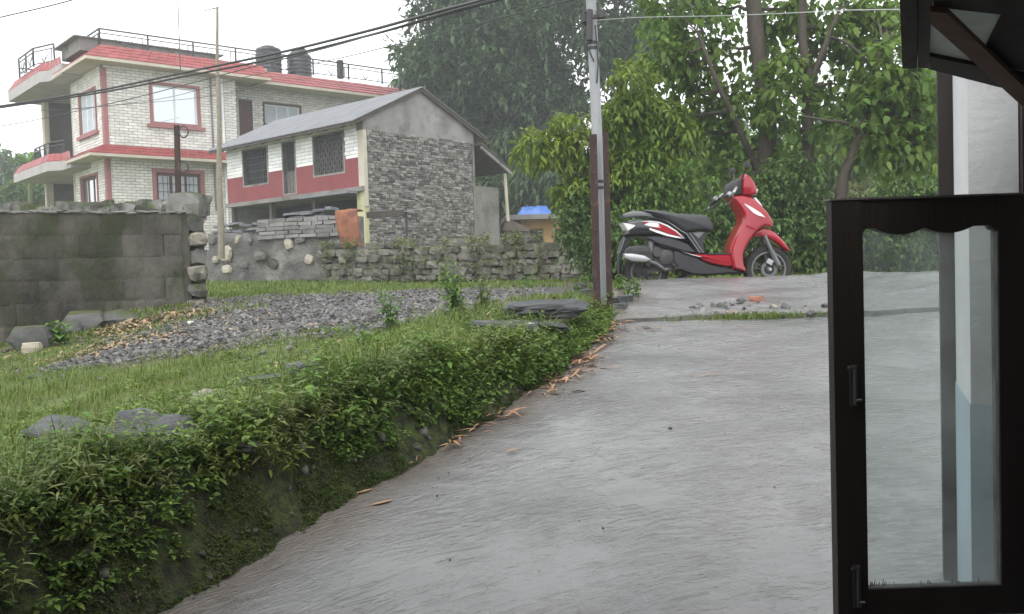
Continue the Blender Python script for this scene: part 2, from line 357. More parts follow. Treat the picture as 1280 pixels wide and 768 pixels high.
ro = gn.new('ShaderNodeMapRange'); gl(gnz(1.6, 6), ro.inputs[0]); ro.inputs['From Min'].default_value = .35; ro.inputs['From Max'].default_value = .65; ro.inputs['To Min'].default_value = .08; ro.inputs['To Max'].default_value = .32; gl(ro.outputs[0], bs.inputs['Roughness'])
bs.inputs['Specular IOR Level'].default_value = .75
b1 = gn.new('ShaderNodeBump'); b1.inputs['Strength'].default_value = .85; b1.inputs['Distance'].default_value = .022; msk = grng(gnz(1.7, 5), .40, .62); gl(rmath('MULTIPLY', lines, rmath('ADD', msk, .18)), b1.inputs['Height'])
b2 = gn.new('ShaderNodeBump'); b2.inputs['Strength'].default_value = .28; b2.inputs['Distance'].default_value = .008; gl(gnz(85, 5), b2.inputs['Height']); gl(b1.outputs[0], b2.inputs['Normal']); gl(b2.outputs[0], bs.inputs['Normal'])
def slab(name, label, y0, y1, x0f, x1, step, lift, y0f=None, y1f=None, rgh=1):
    yy = np.arange(0, 1.0001, step / (y1 - y0)); rows = []
    nx = int((x1 + .5) / step)
    tt = np.linspace(0, 1, nx)
    V = []
    for v in yy:
        for t in tt:
            y = y0 + (y1 - y0) * v; x = x0f(y) * (1 - t) + x1 * t
            ya = y0 + (y0f(x) if y0f else 0); yb = y1 + (y1f(x) if y1f else 0); y = ya + (yb - ya) * v
            z = float(road_z(y)) + lift + float(wob(x, y)) * .8 + .014 * rgh * noise.noise((x * 1.1 + y * .3, y * 3.2 - x * .9, 0)) + .006 * rgh * noise.noise((x * 3, y * 9, 4)) + (.016 * abs(noise.noise((x * 4, y * 5, 8))) if rgh > 1 else 0)
            V.append((x, y, z))
    nr_, nc_ = len(yy), nx; I_ = np.arange(nr_ * nc_).reshape(nr_, nc_)
    F_ = [tuple(q) for q in np.stack([I_[:-1, :-1], I_[:-1, 1:], I_[1:, 1:], I_[1:, :-1]], -1).reshape(-1, 4)]
    border = list(I_[0, :]) + list(I_[1:, -1]) + list(I_[-1, ::-1][1:]) + list(I_[::-1, 0][1:-1])
    n0 = len(V); V += [(V[i][0], V[i][1], V[i][2] - .11) for i in border]; nb = len(border)
    F_ += [(border[i], n0 + i, n0 + (i + 1) % nb, border[(i + 1) % nb]) for i in range(nb)]
    mb = MB(); mb.add(V, F_); o = mb.obj(name, rm, smooth=True, angle=50)
    co = np.array(V); s_ = (co[:, 0] - edge_x(co[:, 1])) * .9 + .12 * nz2(co[:, 0], co[:, 1], 2.2)
    mud = (1 - sm(.0, .36, s_)) * .65; at_ = o.data.attributes.new('mud', 'FLOAT', 'POINT'); at_.data.foreach_set('value', mud.astype(np.float32))
    return tag(o, label, kind='structure')
jn = lambda x: .05 * noise.noise((x * 2.2, .3, 0)) + .025 * noise.noise((x * 9, 1.3, 0))
slab('road', 'wet concrete road climbing away past the grassy bank', -1.5, 6.93, lambda y: float(edge_x(y)) - .03, 6.0, .055, 0, None, jn)
slab('pavement', 'upper wet concrete slab at the crest of the road', 6.99, 8.62, lambda y: .62 + .24 * (y - 6.9) + .07 * noise.noise((y * 5, 2, 2)), 6.6, .055, .018, jn, lambda x: .10 * noise.noise((x * 1.6, 5, 0)) - (.25 if x < 1.3 else 0) * (1.3 - x), 1.7)

# ================================================================== building materials
M_brickw = mat('white_painted_brick', (.76, .74, .69), (.64, .62, .57), 3, .75, .3, .25, 60, island=.13)
M_mortar = mat('dark_mortar', (.19, .175, .165), (.26, .245, .23), 5, .9, .2, .3, 50)
M_plaster = mat('grey_plaster', (.29, .28, .27), (.21, .20, .192), 1.4, .85, .25, .25, 40, c3=(.12, .115, .108), s3=.9, f3=(.48, .64))
M_cream = mat('cream_concrete', (.50, .46, .38), (.42, .38, .31), 2, .8, .3, .2, 40)
M_soffit = mat('soffit_plaster', (.40, .38, .37), (.33, .31, .30), 2, .85, .25)
M_redtile = mat('red_roof_tile', (.27, .046, .042), (.22, .036, .034), 3, .5, .45, .15, 60, island=.14)
M_pink = mat('faded_maroon_trim', (.35, .155, .15), (.29, .12, .12), 3, .7, .35)
M_maroon = mat('maroon_paint', (.23, .05, .055), (.19, .042, .046), 2.5, .65, .35, .15, 30, c3=(.17, .05, .05), s3=1.1, f3=(.55, .72))
M_white = mat('white_paint', (.78, .79, .79), (.70, .71, .71), 4, .5, .4)
M_dkwood = mat('dark_old_timber', (.055, .045, .04), (.085, .07, .06), 6, .7, .3, .3, 30, stretch=(1, 1, .2))
M_blk = mat('black_iron', (.03, .03, .033), (.045, .042, .04), 8, .55, .5)
M_glassd = mat('mirrored_window_glass', (.55, .58, .6), None, rough=.03, spec=1.0, metal=.8)
M_blind = mat('pale_curtain', (.5, .54, .58), (.42, .46, .5), 4, .8, .2)
M_tank = mat('black_plastic_tank', (.022, .023, .028), (.035, .037, .042), 3, .45, .5)
M_tin = mat('grey_corrugated_sheet', (.20, .205, .215), (.155, .16, .17), 2, .5, .5, .1, 30, metal=.25, c3=(.17, .15, .14), s3=1.2, f3=(.6, .75))
M_stonew = mat('grey_field_stone', (.225, .21, .197), (.13, .122, .115), 7, .85, .3, .4, 45, island=.62)
M_dark = mat('painted_unlit_interior', (.03, .03, .034), (.022, .022, .026), 3, .9, .2)  # near-black base colour carries the shade of unlit interiors
M_brown = mat('brown_window_wood', (.11, .045, .035), (.085, .035, .03), 6, .6, .35)
M_vyel = mat('pale_lime_paint', (.50, .48, .30), (.42, .40, .25), 3, .8, .25)
M_concd = mat('weathered_concrete', (.235, .22, .21), (.17, .16, .15), 2, .85, .25, .35, 30, c3=(.10, .095, .085), s3=1.3, f3=(.52, .7))

M_dkpl = mat('painted_shade_plaster', (.13, .125, .12), (.09, .087, .085), 2, .85, .25)  # shadow of the balcony recess put into this darker plaster colour
def panels(mb, axis, val, th, a0, a1, z0, z1, ops):
    """wall of thickness th (towards +axis normal) with openings; axis 'x' = wall lies along x at y=val, 'y' = along y at x=val"""
    xs = sorted({a0, a1, *[c for o in ops for c in o[:2] if a0 < c < a1]}); zs = sorted({z0, z1, *[c for o in ops for c in o[2:4] if z0 < c < z1]})
    for i in range(len(xs) - 1):
        for j in range(len(zs) - 1):
            mx, mz = (xs[i] + xs[i + 1]) / 2, (zs[j] + zs[j + 1]) / 2
            if any(o[0] < mx < o[1] and o[2] < mz < o[3] for o in ops): continue
            if axis == 'x': mb.bb((xs[i], val, zs[j]), (xs[i + 1], val + th, zs[j + 1]))
            else: mb.bb((val, xs[i], zs[j]), (val + th, xs[i + 1], zs[j + 1]))
def bricks(mb, axis, val, proud, a0, a1, z0, z1, ops, bl=.3, bh=.098, gap=.016):
    n = 0; z = z0
    while z + bh * .6 < z1:
        h = min(bh, z1 - z); x = a0 - (bl / 2 if n % 2 else 0)
        while x < a1:
            l_, r_ = max(x, a0), min(x + bl, a1)
            segs = [(l_, r_)]
            for o in ops:
                if o[2] < z + h * .6 and o[3] > z + h * .4:
                    ns = []
                    for s in segs:
                        if s[1] <= o[0] or s[0] >= o[1]: ns.append(s); continue
                        if s[0] < o[0]: ns.append((s[0], o[0]))
                        if s[1] > o[1]: ns.append((o[1], s[1]))
                    segs = ns
            for s in segs:
                if s[1] - s[0] > .04:
                    p = proud * random.uniform(.6, 1.3)
                    if axis == 'x': mb.bb((s[0] + gap / 2, val - p, z), (s[1] - gap / 2, val + .012, z + h - gap))
                    else: mb.bb((val - p, s[0] + gap / 2, z), (val + .012, s[1] - gap / 2, z + h - gap))
            x += bl
        z += bh; n += 1
def frame_boxes(mb, axis, val, d0, d1, a0, a1, z0, z1, t, mull=()):
    def b(p0, p1, q0, q1):
        if axis == 'x': mb.bb((p0, val + d0, q0), (p1, val + d1, q1))
        else: mb.bb((val + d0, p0, q0), (val + d1, p1, q1))
    b(a0, a0 + t, z0, z1); b(a1 - t, a1, z0, z1); b(a0 + t, a1 - t, z1 - t, z1); b(a0 + t, a1 - t, z0, z0 + t)
    for m in mull: b(m - t * .4, m + t * .4, z0 + t, z1 - t)
def bx(mb, axis, val, d0, d1, a0, a1, z0, z1):
    if axis == 'x': mb.bb((a0, val + d0, z0), (a1, val + d1, z1))
    else: mb.bb((val + d0, a0, z0), (val + d1, a1, z1))
def window(par, axis, val, a0, a1, z0, z1, fm, gm_, t=.06, mull=(), bars=0, trim=None, trim_t=.09, sill=None, depth=.08, lab=None):
    f = MB(); frame_boxes(f, axis, val, depth - .03, depth + .03, a0, a1, z0, z1, t, mull); w = f.obj('window', fm, par)
    if lab: w['label'] = lab
    edges = [a0 + t] + [m for m in mull] + [a1 - t]
    for i in range(len(edges) - 1):
        g = MB(); bx(g, axis, val, depth - .008, depth + .008, edges[i] + (.02 if i else 0), edges[i + 1] - (.02 if i < len(edges) - 2 else 0), z0 + t, z1 - t); g.obj('pane', gm_, w)
    if bars:
        g = MB()
        for k in range(1, bars): c = a0 + t + (a1 - a0 - 2 * t) * k / bars; bx(g, axis, val, depth - .06, depth - .045, c - .008, c + .008, z0 + t, z1 - t)
        for k in range(1, 5): c = z0 + t + (z1 - z0 - 2 * t) * k / 5; bx(g, axis, val, depth - .045, depth - .035, a0 + t, a1 - t, c - .008, c + .008)
        g.obj('grille', M_blk, w)
    if trim:
        g = MB(); frame_boxes(g, axis, val, -.05, .004, a0 - trim_t, a1 + trim_t, z0 - .02, z1 + trim_t, trim_t); g.obj('trim', trim, w)
    if sill:
        g = MB(); bx(g, axis, val, -.12, .03, a0 - .22, a1 + .22, z0 - .14, z0 - .022); g.obj('sill', sill, w)
    return w

# ================================================================== the two storey brick house
BZ = 1.55; FB = Frame(-13.42, 31.0, BZ, (.75, .66))
bh_ = thing('brick_house', 'two storey white brick house with red tiled eaves and roof railing', 'house', FB.o, FB.rot)
ZL, ZU, ZE = 0.0, 4.42, 7.5        # ground, first floor slab, eave
wA_u = (1.62, 3.22, 5.58, 6.93); wA_l = (1.62, 3.22, 2.3, 3.9)
wL_u = (.78, 2.5, 5.33, 6.75); wL_l = (1.0, 2.75, 2.2, 3.85)
mb = MB(); panels(mb, 'x', 0, .22, 0.001, 4.7, ZL, ZE, [wA_u, wA_l]); panels(mb, 'y', 0, .22, .222, 3.4, ZL, ZE, [wL_u, wL_l])
panels(mb, 'x', 1.3, .2, 4.702, 13.4, ZL, ZE + .55, [(5.4, 5.95, 4.5, 6.98), (6.45, 8.0, 6.13, 6.92)]); panels(mb, 'y', 4.5, .2, .222, 1.298, ZL, ZE, [])
panels(mb, 'y', 1.4, .2, 3.402, 7.6, ZL, ZE, []); panels(mb, 'x', 3.2, .2, .222, 1.398, ZL, ZE, [])
panels(mb, 'x', 7.402, .2, 1.602, 12.5, ZL, ZE, []); panels(mb, 'y', 13.2, .2, 1.502, 7.4, ZL, ZE, [])
mb.obj('wall', M_mortar, bh_)
mb = MB(); tr = .09
op = lambda o: (o[0] - tr, o[1] + tr, o[2] - .02, o[3] + tr)
for (z0, z1) in ((1.2, ZU - .1), (ZU + .15, ZE - .05)):
    bricks(mb, 'x', 0, .014, .02, 4.69, z0, z1, [op(wA_u), op(wA_l)]); bricks(mb, 'y', 0, .014, .24, 3.39, z0, z1, [op(wL_u), op(wL_l)])
    bricks(mb, 'x', 1.3, .014, 4.72, 13.3, z0, z1 + .1, [(5.4, 5.95, 4.5, 6.98), (6.4, 8.05, 6.08, 6.97)])
    bricks(mb, 'y', 1.4, .014, 3.42, 7.6, z0, z1, [(4.2, 5.0, 4.4, 6.6), (4.2, 5.0, 1.2, 3.6)])
tag(mb.obj('brick', M_brickw, bh_), kind='stuff')
# slabs, soffits and sloped tiled fringes
mb = MB(); mb.bb((-.12, -.12, ZE), (5.9, 1.2, ZE + .45)); mb.bb((-.12, 1.202, ZE + .003), (13.5, 8.4, ZE + .45)); mb.obj('roof_slab', M_cream, bh_)
mb = MB(); mb.bb((-.1, -.1, ZU - .12), (4.8, .002, ZU + .14)); mb.bb((-.1, .004, ZU - .118), (-.002, 7.6, ZU + .138)); mb.bb((.0, 3.45, ZU - .12), (1.38, 7.6, ZU + .1)); mb.obj('floor_slab', M_cream, bh_)
def fringe(path, z_low, z_high, out, rows, drop=.1, name='tiled_eave'):
    """path: list of (x,y) along the wall line, out: outward overhang at each vertex (dx,dy)"""
    so = MB(); ti = MB(); n = len(path)
    for i in range(n - 1):
        a, b = np.array(path[i]), np.array(path[i + 1]); oa, ob = np.array(out[i]), np.array(out[i + 1])
        A0, B0 = a + oa, b + ob
        # board and soffit under the eave
        for (p, q, zz0, zz1) in ((A0, B0, z_low - drop, z_low),):
            so.add([(p[0], p[1], zz0), (q[0], q[1], zz0), (q[0], q[1], zz1), (p[0], p[1], zz1), (a[0], a[1], zz0 + .02), (b[0], b[1], zz0 + .02), (b[0], b[1], z_high), (a[0], a[1], z_high)],
                   [(0, 1, 2, 3), (0, 4, 5, 1), (3, 2, 6, 7), (0, 3, 7, 4), (1, 5, 6, 2)])
        L_ = np.linalg.norm(B0 - A0); nt_ = max(2, int(L_ / .32))
        for r in range(rows):
            for k in range(nt_):
                u0_, u1_ = (k + .02) / nt_, (k + .98) / nt_; w0, w1 = r / rows, (r + 1.12) / rows
                def pt(u, w, dz): e = A0 + (B0 - A0) * u; f = a + (b - a) * u; q = e + (f - e) * min(w, 1.0); return (q[0], q[1], z_low + (z_high - z_low) * min(w, 1.0) + dz)
                j = random.uniform(.0, .012)
                ti.add([pt(u0_, w0, .035 + j), pt(u1_, w0, .035 + j), pt(u1_, w1, .012 + j), pt(u0_, w1, .012 + j), pt(u0_, w0, .0), pt(u1_, w0, .0)], [(0, 1, 2, 3), (4, 5, 1, 0), (4, 0, 3), (5, 2, 1)])
    so.obj(name, M_cream, bh_); tag(ti.obj('roof_tile', M_redtile, bh_), kind='stuff')
o7 = .72
fringe([(5.75, -.02), (-.02, -.02), (-.02, 3.0), ], ZE - .02, ZE + .55, [(.0, -o7), (-o7, -o7), (-o7, 0)], 4)
fringe([(13.6, 1.05), (5.75, 1.05)], ZE + .02, ZE + .62, [(0, -1.0), (0, -1.0)], 4)
fringe([(4.75, -.12), (-.12, -.12), (-.12, 2.0)], ZU - .06, ZU + .3, [(0, -.62), (-.62, -.62), (-.62, 0)], 3, .09)
# projecting canopies over the balcony and the porch
def canopy(pts, z0, z1, red_h):
    mb = MB(); mb.prism(pts, z0, z1, 'xy'); mb.obj('canopy', M_soffit, bh_)
    n = len(pts); ti = MB()
    for i in (0, 1, 2, 3):
        a, b = np.array(pts[i]), np.array(pts[(i + 1) % n]); nt_ = max(2, int(np.linalg.norm(b - a) / .3)); c = np.mean(pts, 0)
        for k in range(nt_):
            p, q = a + (b - a) * (k + .02) / nt_, a + (b - a) * (k + .98) / nt_; p2, q2 = p + (c - p) * .16, q + (c - q) * .16; j = random.uniform(0, .012)
            ti.add([(p[0], p[1], z1 + .03 + j), (q[0], q[1], z1 + .03 + j), (q2[0], q2[1], z1 + red_h + j), (p2[0], p2[1], z1 + red_h + j), (p[0], p[1], z1), (q[0], q[1], z1)], [(0, 1, 2, 3), (4, 5, 1, 0), (4, 0, 3), (5, 2, 1)])
    tag(ti.obj('roof_tile', M_redtile, bh_), kind='stuff')
canopy([(-.72, 1.9), (-.74, 3.3), (-.98, 3.7), (-.98, 8.1), (1.4, 8.3), (1.4, 1.9)], ZE - .16, ZE + .22, .34)
canopy([(-.66, 1.6), (-.7, 2.6), (-1.05, 3.0), (-1.05, 7.6), (1.3, 7.8), (1.3, 1.6)], ZU - .3, ZU + .02, .3)
mb = MB()
for (x, y, z0, z1, w) in ((.12, 3.55, 0, ZU - .3, .26), (.12, 7.3, 0, ZU - .3, .26), (.12, 7.3, ZU + .1, ZE - .16, .22), (-.05, 6.7, ZU + .1, ZE - .16, .12), (.12, 3.55, ZU + .1, ZE - .16, .2)):
    c = MB(); c.bb((x - w / 2, y - w / 2, z0), (x + w / 2, y + w / 2, z1)); c.obj('column', M_cream, bh_)
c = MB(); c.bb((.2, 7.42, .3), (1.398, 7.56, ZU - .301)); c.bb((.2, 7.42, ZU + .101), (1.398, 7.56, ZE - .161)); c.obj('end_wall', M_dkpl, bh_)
c = MB(); c.bb((1.36, 4.2, ZU + .1), (1.41, 5.0, ZU + 2.3)); c.obj('door', M_brown, bh_)
c = MB(); c.bb((1.36, 4.2, .6), (1.41, 5.0, 3.6)); c.obj('door', M_brown, bh_)
c = MB(); c.bb((5.42, 1.35, 4.5), (5.93, 1.42, 6.96)); c.obj('door', M_brown, bh_)
for zb, zt in ((ZU + .15, ZE - .1),):
    c = MB(); c.bb((4.72, .28, zb), (4.8, 1.25, zt)); c.obj('passage_panel', M_dark, bh_)
window(bh_, 'x', 0, *wA_u, M_white, M_glassd, .07, (2.42,), trim=M_pink, sill=M_pink, lab='white framed sliding window in the upper front wall')
window(bh_, 'x', 0, *wA_l, M_brown, M_blind, .1, (2.15, 2.69), trim=M_pink, trim_t=.13, bars=9, lab='maroon triple window in the ground floor front wall')
window(bh_, 'y', 0, *wL_u, M_white, M_blind, .07, (1.35, 1.92), trim=M_pink, trim_t=.06, sill=M_pink)
window(bh_, 'y', 0, *wL_l, M_brown, M_glassd, .1, (1.6, 2.2), trim=M_pink, trim_t=.07)
window(bh_, 'x', 1.3, 6.45, 8.0, 6.13, 6.92, M_white, M_blind, .06, (7.0, 7.5), trim=M_brown, trim_t=.05)
c = MB(); c.bb((-.03, -.03, .2), (.12, .0, ZE - .2)); c.bb((-.03, .002, .2), (-.002, .16, ZE - .2)); c.obj('corner_strip', M_pink, bh_)
c = MB(); c.tube([(4.15, -.05, .1), (4.15, -.05, ZE - .1)], .045, 8); c.obj('downpipe', M_white, bh_)
c = MB(); c.tube([(3.72, -.06, 2.6), (3.72, -.06, ZE - .1)], .03, 6); c.obj('downpipe', M_concd, bh_)
# roof railing
def railing(path, z, h, step, name='railing'):
    mb = MB()
    for i in range(len(path) - 1):
        a, b = np.array(path[i]), np.array(path[i + 1]); L_ = np.linalg.norm(b - a); n = max(1, round(L_ / step)); d = (b - a) / L_
        for zz in (z + h, z + h - .14, z + .08): mb.beam((*a, zz), (*b, zz), .045 if zz > z + h - .1 else .03)
        for k in range(n + 1):
            p = a + (b - a) * k / n; mb.beam((*p, z), (*p, z + h - .03), .05)
            if k < n:
                q = a + (b - a) * (k + .12) / n; mb.beam((*q, z + .09), (*q, z + h - .15), .025)
                m = a + (b - a) * (k + .5) / n
                for sgn in (-1, 1):
                    for j in range(2):
                        e = m + d * sgn * (.2 + .16 * j); mb.tube([(*m, z + .1), (*(m + (e - m) * .6), z + h * .45), (*e, z + h * (.72 - .1 * j))], .012, 4)
    return mb.obj(name, M_blk, bh_)
ZR = ZE + .53
railing([(12.9, .25), (.05, .25), (.05, 2.9)], ZR, .62, 1.55)
railing([(-.55, 3.3), (-.95, 4.4), (-.95, 6.4), (-.55, 8.0), (1.0, 8.0)], ZE + .52, .66, 1.2)
railing([(-.3, 3.5), (-.55, 4.4), (-.55, 6.4), (-.1, 7.4)], ZU + .1, .8, .7, 'balcony_railing')
c = MB(); c.bb((-.5, .55, ZR - .1), (4.2, 2.6, ZR + .32)); c.obj('parapet', M_concd, bh_)
c = MB(); c.bb((-.7, .45, ZR + .322), (4.5, 2.9, ZR + .36)); c.obj('sheet_roof', M_concd, bh_)
c = MB(); c.beam((9.3, .24, ZR), (9.3, .24, ZR + .72), .2); c.obj('railing_pier', M_blk, bh_)
# water tanks stand on the roof
for k, (x, y, r_, h, lab) in enumerate(((7.6, 3, .51, 1.08, 'black plastic water tank on the roof, left one of the pair'), (9.0, 3, .50, .98, 'black plastic water tank on the roof, right one with a stepped lid'))):
    t = thing('water_tank', lab, 'water tank', FB.w((x, y, ZE + .45 + .48)), FB.rot, 'black water tanks on the brick house roof')
    prof = [(0, 0), (r_, 0)]
    for j in range(6): z = h * (j + .5) / 6; prof += [(r_ * 1.0, z - .05), (r_ * 1.035, z - .02), (r_ * 1.035, z + .02), (r_ * 1.0, z + .05)]
    if k == 0: prof += [(r_ * .97, h), (0, h + .001)]
    else: prof += [(r_ * .97, h), (r_ * .6, h + .2), (0, h + .21)]
    m_ = MB(); m_.bb((-.6, -.6, -.48), (.6, .6, -.002)); m_.obj('tank_stand', M_concd, t)
    m_ = MB(); m_.lathe(prof, n=28, axis='z'); m_.obj('tank_body', M_tank, t, smooth=True)
    m_ = MB(); zl = h + (.2 if k else 0); m_.lathe([(.3, zl - .002), (.3, zl + .09), (.24, zl + .12), (0, zl + .122)], n=20, axis='z'); m_.obj('lid', M_tank, t, smooth=True)
# bent pipe at the end of the roof
t = thing('roof_pole', 'thin black bent pole standing at the far end of the roof', 'pole', FB.w((13.1, 1.6, ZE + .45)), FB.rot)
m_ = MB(); m_.tube([(0, 0, 0), (0, 0, 1.95), (-.08, 0, 2.02), (-.75, 0, 2.0)], .035, 6); tag(m_.obj('pole', M_blk, t))
m_ = MB(); m_.beam((.02, 0, 0), (.02, 0, .75), .12); m_.obj('pole_foot', M_blk, t)

# ================================================================== the stone house
FS = Frame(-3.72, 24.0, 1.55, (.671, .741))
sh = thing('stone_house', 'small old house with stone gable wall and white and maroon front', 'house', FS.o, FS.rot)
w1, w2, dr = (.82, 2.13, 2.88, 3.93), (4.4, 5.67, 2.9, 3.93), (3.02, 3.6, 2.5, 3.93)
mb = MB(); panels(mb, 'y', 0, .25, .0, 6.6, 2.42, 4.2, [w1, w2, dr]); panels(mb, 'y', 3.8, .2, 0.3, 6.6, 0, 4.2, []); panels(mb, 'x', 6.4, .2, .252, 3.798, 0, 4.2, []); mb.obj('wall', M_mortar, sh)
mb = MB(); e = .05
opn = [(o[0] - e, o[1] + e, o[2] - e, o[3] + e) for o in (w1, w2, dr)]
bricks(mb, 'y', 0, .016, .02, 6.6, 3.19, 4.2, opn, .36, .098, .012); tag(mb.obj('brick', mat('whitewashed_brick', (.80, .80, .79), (.70, .70, .69), 2.5, .8, .3, .2, 60, island=.1), sh), kind='stuff')
mb = MB(); panels(mb, 'y', -.02, .022, 0.0, 6.6, 2.42, 3.188, opn); mb.obj('wainscot', M_maroon, sh)
for o in (w1, w2, dr):
    f = MB(); frame_boxes(f, 'y', 0, -.028, .1, o[0] - e, o[1] + e, o[2] - e, o[3] + e, e)
    if o is dr:
        d = MB()
        d.bb((.12, o[0], o[2]), (.16, o[1], o[3])); dd = d.obj('door', M_dkwood, sh); f.obj('frame', M_plaster, dd)
        for k in range(4): q = MB(); y = o[0] + .03 + k * .14; q.bb((.1, y, o[2] + .03), (.119, y + .12, o[2] + .62)); q.obj('plank', mat('grey_door_plank', (.17, .15, .135), (.12, .11, .1), 8, .8, .2) if k == 0 else bpy.data.materials['grey_door_plank'], dd)
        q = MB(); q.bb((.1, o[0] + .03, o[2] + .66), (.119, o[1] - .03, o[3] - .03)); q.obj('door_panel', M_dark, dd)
    else:
        win = MB(); frame_boxes(win, 'y', 0, .1, .15, o[0], o[1], o[2], o[3], .05, (o[0] + (o[1] - o[0]) / 3, o[0] + (o[1] - o[0]) * 2 / 3)); ww = win.obj('window', M_dkwood, sh); f.obj('frame', M_plaster, ww)
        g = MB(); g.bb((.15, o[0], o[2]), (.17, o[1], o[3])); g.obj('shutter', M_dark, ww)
        g = MB()
        for k in range(13): y = o[0] + .05 + (o[1] - o[0] - .1) * k / 12; g.bb((.065, y - .012, o[2]), (.085, y + .012, o[3]))
        if o is w1:
            for k in range(12):
                for j in range(8):
                    y0 = o[0] + .05 + (o[1] - o[0] - .1) * k / 12; dy = (o[1] - o[0] - .1) / 12; z0 = o[2] + .02 + .125 * j
                    g.beam((.06, y0, z0 + (0 if (j + k) % 2 else .12)), (.06, y0 + dy, z0 + (.12 if (j + k) % 2 else 0)), .016)
        else:
            for j in range(1, 5): g.bb((.06, o[0], o[2] + .2 * j - .01), (.075, o[1], o[2] + .2 * j + .01))
        g.obj('grille', M_blk if o is w2 else mat('grey_iron_grille', (.12, .115, .11), (.08, .078, .075), 6, .6, .4), ww)
# gable: stone below, plaster above
GW_ = 4.05; APX, APZ, EVZ = 2.0, 5.12, 4.17
mb = MB(); mb.prism([(0, 0), (GW_, 0), (GW_, 3.88), (0, 3.88)], .004, .24); mb.obj('gable_core', M_mortar, sh)
mb = MB(); z = .4
while z < 3.84:
    hh = random.uniform(.045, .088); x = .09 - random.uniform(0, .2)
    while x < GW_ - .05:
        l_ = random.uniform(.08, .25); x0, x1 = max(x, .09), min(x + l_, GW_ - .06)
        if x1 - x0 > .05:
            h2 = hh * random.uniform(.75, 1.05); mb.rock(((x0 + x1) / 2, .02, z + hh / 2), (x1 - x0 - .008, random.uniform(.07, .14), h2), .28, .09, 0)
        x += l_
    z += hh * .97
tag(mb.obj('stonework', M_stonew, sh), kind='stuff')
mb = MB(); mb.prism([(-.02, 3.882), (GW_ + .02, 3.83), (GW_ + .02, EVZ), (APX, APZ), (-.02, EVZ - .05)], -.03, .24); mb.obj('gable_plaster', M_plaster, sh)
mb = MB(); mb.bb((-.03, -.035, 1.9), (.085, .2, 3.88)); mb.obj('corner_strip', M_cream, sh)
mb = MB(); mb.bb((GW_ - .05, -.034, 0), (GW_ + .03, .2, 3.83)); mb.obj('corner_strip', M_concd, sh)
mb = MB(); mb.bb((-.04, .0, .6), (.3, .3, 2.3)); mb.obj('corner_pier', M_vyel, sh)
# floor slab, dark ground floor with posts
mb = MB(); mb.bb((-.12, -.02, 2.3), (3.8, 6.62, 2.418)); mb.obj('floor_slab', M_concd, sh)
mb = MB(); mb.bb((-.45, .15, 2.24), (-.122, 2.3, 2.3)); mb.obj('canopy', M_tin, sh)
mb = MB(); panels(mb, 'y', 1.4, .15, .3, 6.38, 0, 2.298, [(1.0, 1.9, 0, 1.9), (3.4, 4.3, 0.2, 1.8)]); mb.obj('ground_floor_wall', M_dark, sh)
for y in (2.3, 4.4, 6.45): mb = MB(); mb.beam((.1, y, 0), (.1, y, 2.3), .14); mb.obj('post', M_dkwood, sh)
# roof
mb = MB(); n = 70; y0r, y1r = -.16, 6.95
for side in (0, 1):
    V = []; F_ = []
    e0 = (-.45, EVZ - .16) if side == 0 else (GW_ + .5, EVZ - .2)
    for i in range(n * 4 + 1):
        y = y0r + (y1r - y0r) * i / (n * 4); dz = .016 * math.sin(i * math.pi / 2)
        V += [(e0[0], y, e0[1] + dz + .05), (APX, y, APZ + .09 + dz), (e0[0], y, e0[1] + dz + .03), (APX, y, APZ + .07 + dz)]
    for i in range(n * 4): a = i * 4; F_ += [(a, a + 1, a + 5, a + 4), (a + 2, a + 6, a + 7, a + 3), (a, a + 4, a + 6, a + 2)]
    F_ += [(0, 2, 3, 1)]
    mb.add(V, F_)
mb.obj('roof', M_tin, sh)
mb = MB()
for y in np.linspace(.35, 6.3, 9): mb.beam((-.42, y, EVZ - .2), (.0, y, EVZ - .02), .07, .09)
mb.beam((-.40, y0r + .05, EVZ - .17), (-.40, y1r - .05, EVZ - .17), .05, .07); mb.obj('rafters', M_dkwood, sh)
mb = MB(); mb.beam((-.45, -.1, EVZ - .19), (APX, -.1, APZ + .02), .05, .1); mb.beam((APX, -.1, APZ + .02), (GW_ + .5, -.1, EVZ - .23), .05, .1); mb.obj('verge_board', M_dkwood, sh)
# lean to against the right side
lt = thing('lean_to', 'dark lean-to roof on a thin post beside the stone house', 'lean-to', FS.w((GW_ + .06, .12, 0)), FS.rot)
mb = MB(); mb.prism([(-.05, 3.78), (1.25, 3.05), (1.25, 3.09), (-.05, 3.84)], -.5, 3.2); mb.obj('roof', M_dkwood, lt)
mb = MB(); mb.beam((-.05, -.45, 3.70), (1.3, -.45, 2.98), .06, .09); mb.obj('rafter', M_plaster, lt)
mb = MB(); mb.tube([(1.18, -.3, 1.6), (1.1, -.3, 3.03)], .05, 8); mb.obj('post', M_cream, lt)
mb = MB(); mb.bb((0.02, -.06, -.6), (1.05, .09, 2.62)); mb.obj('concrete_panel', M_concd, lt)
mb = MB()
for k in range(34): mb.rock((random.uniform(.05, 1.0), 1.2, 2.3 + random.uniform(0, .9)), (.2, .12, .09), .3, .1, 0)
tag(mb.obj('stonework', M_stonew, lt), kind='stuff')

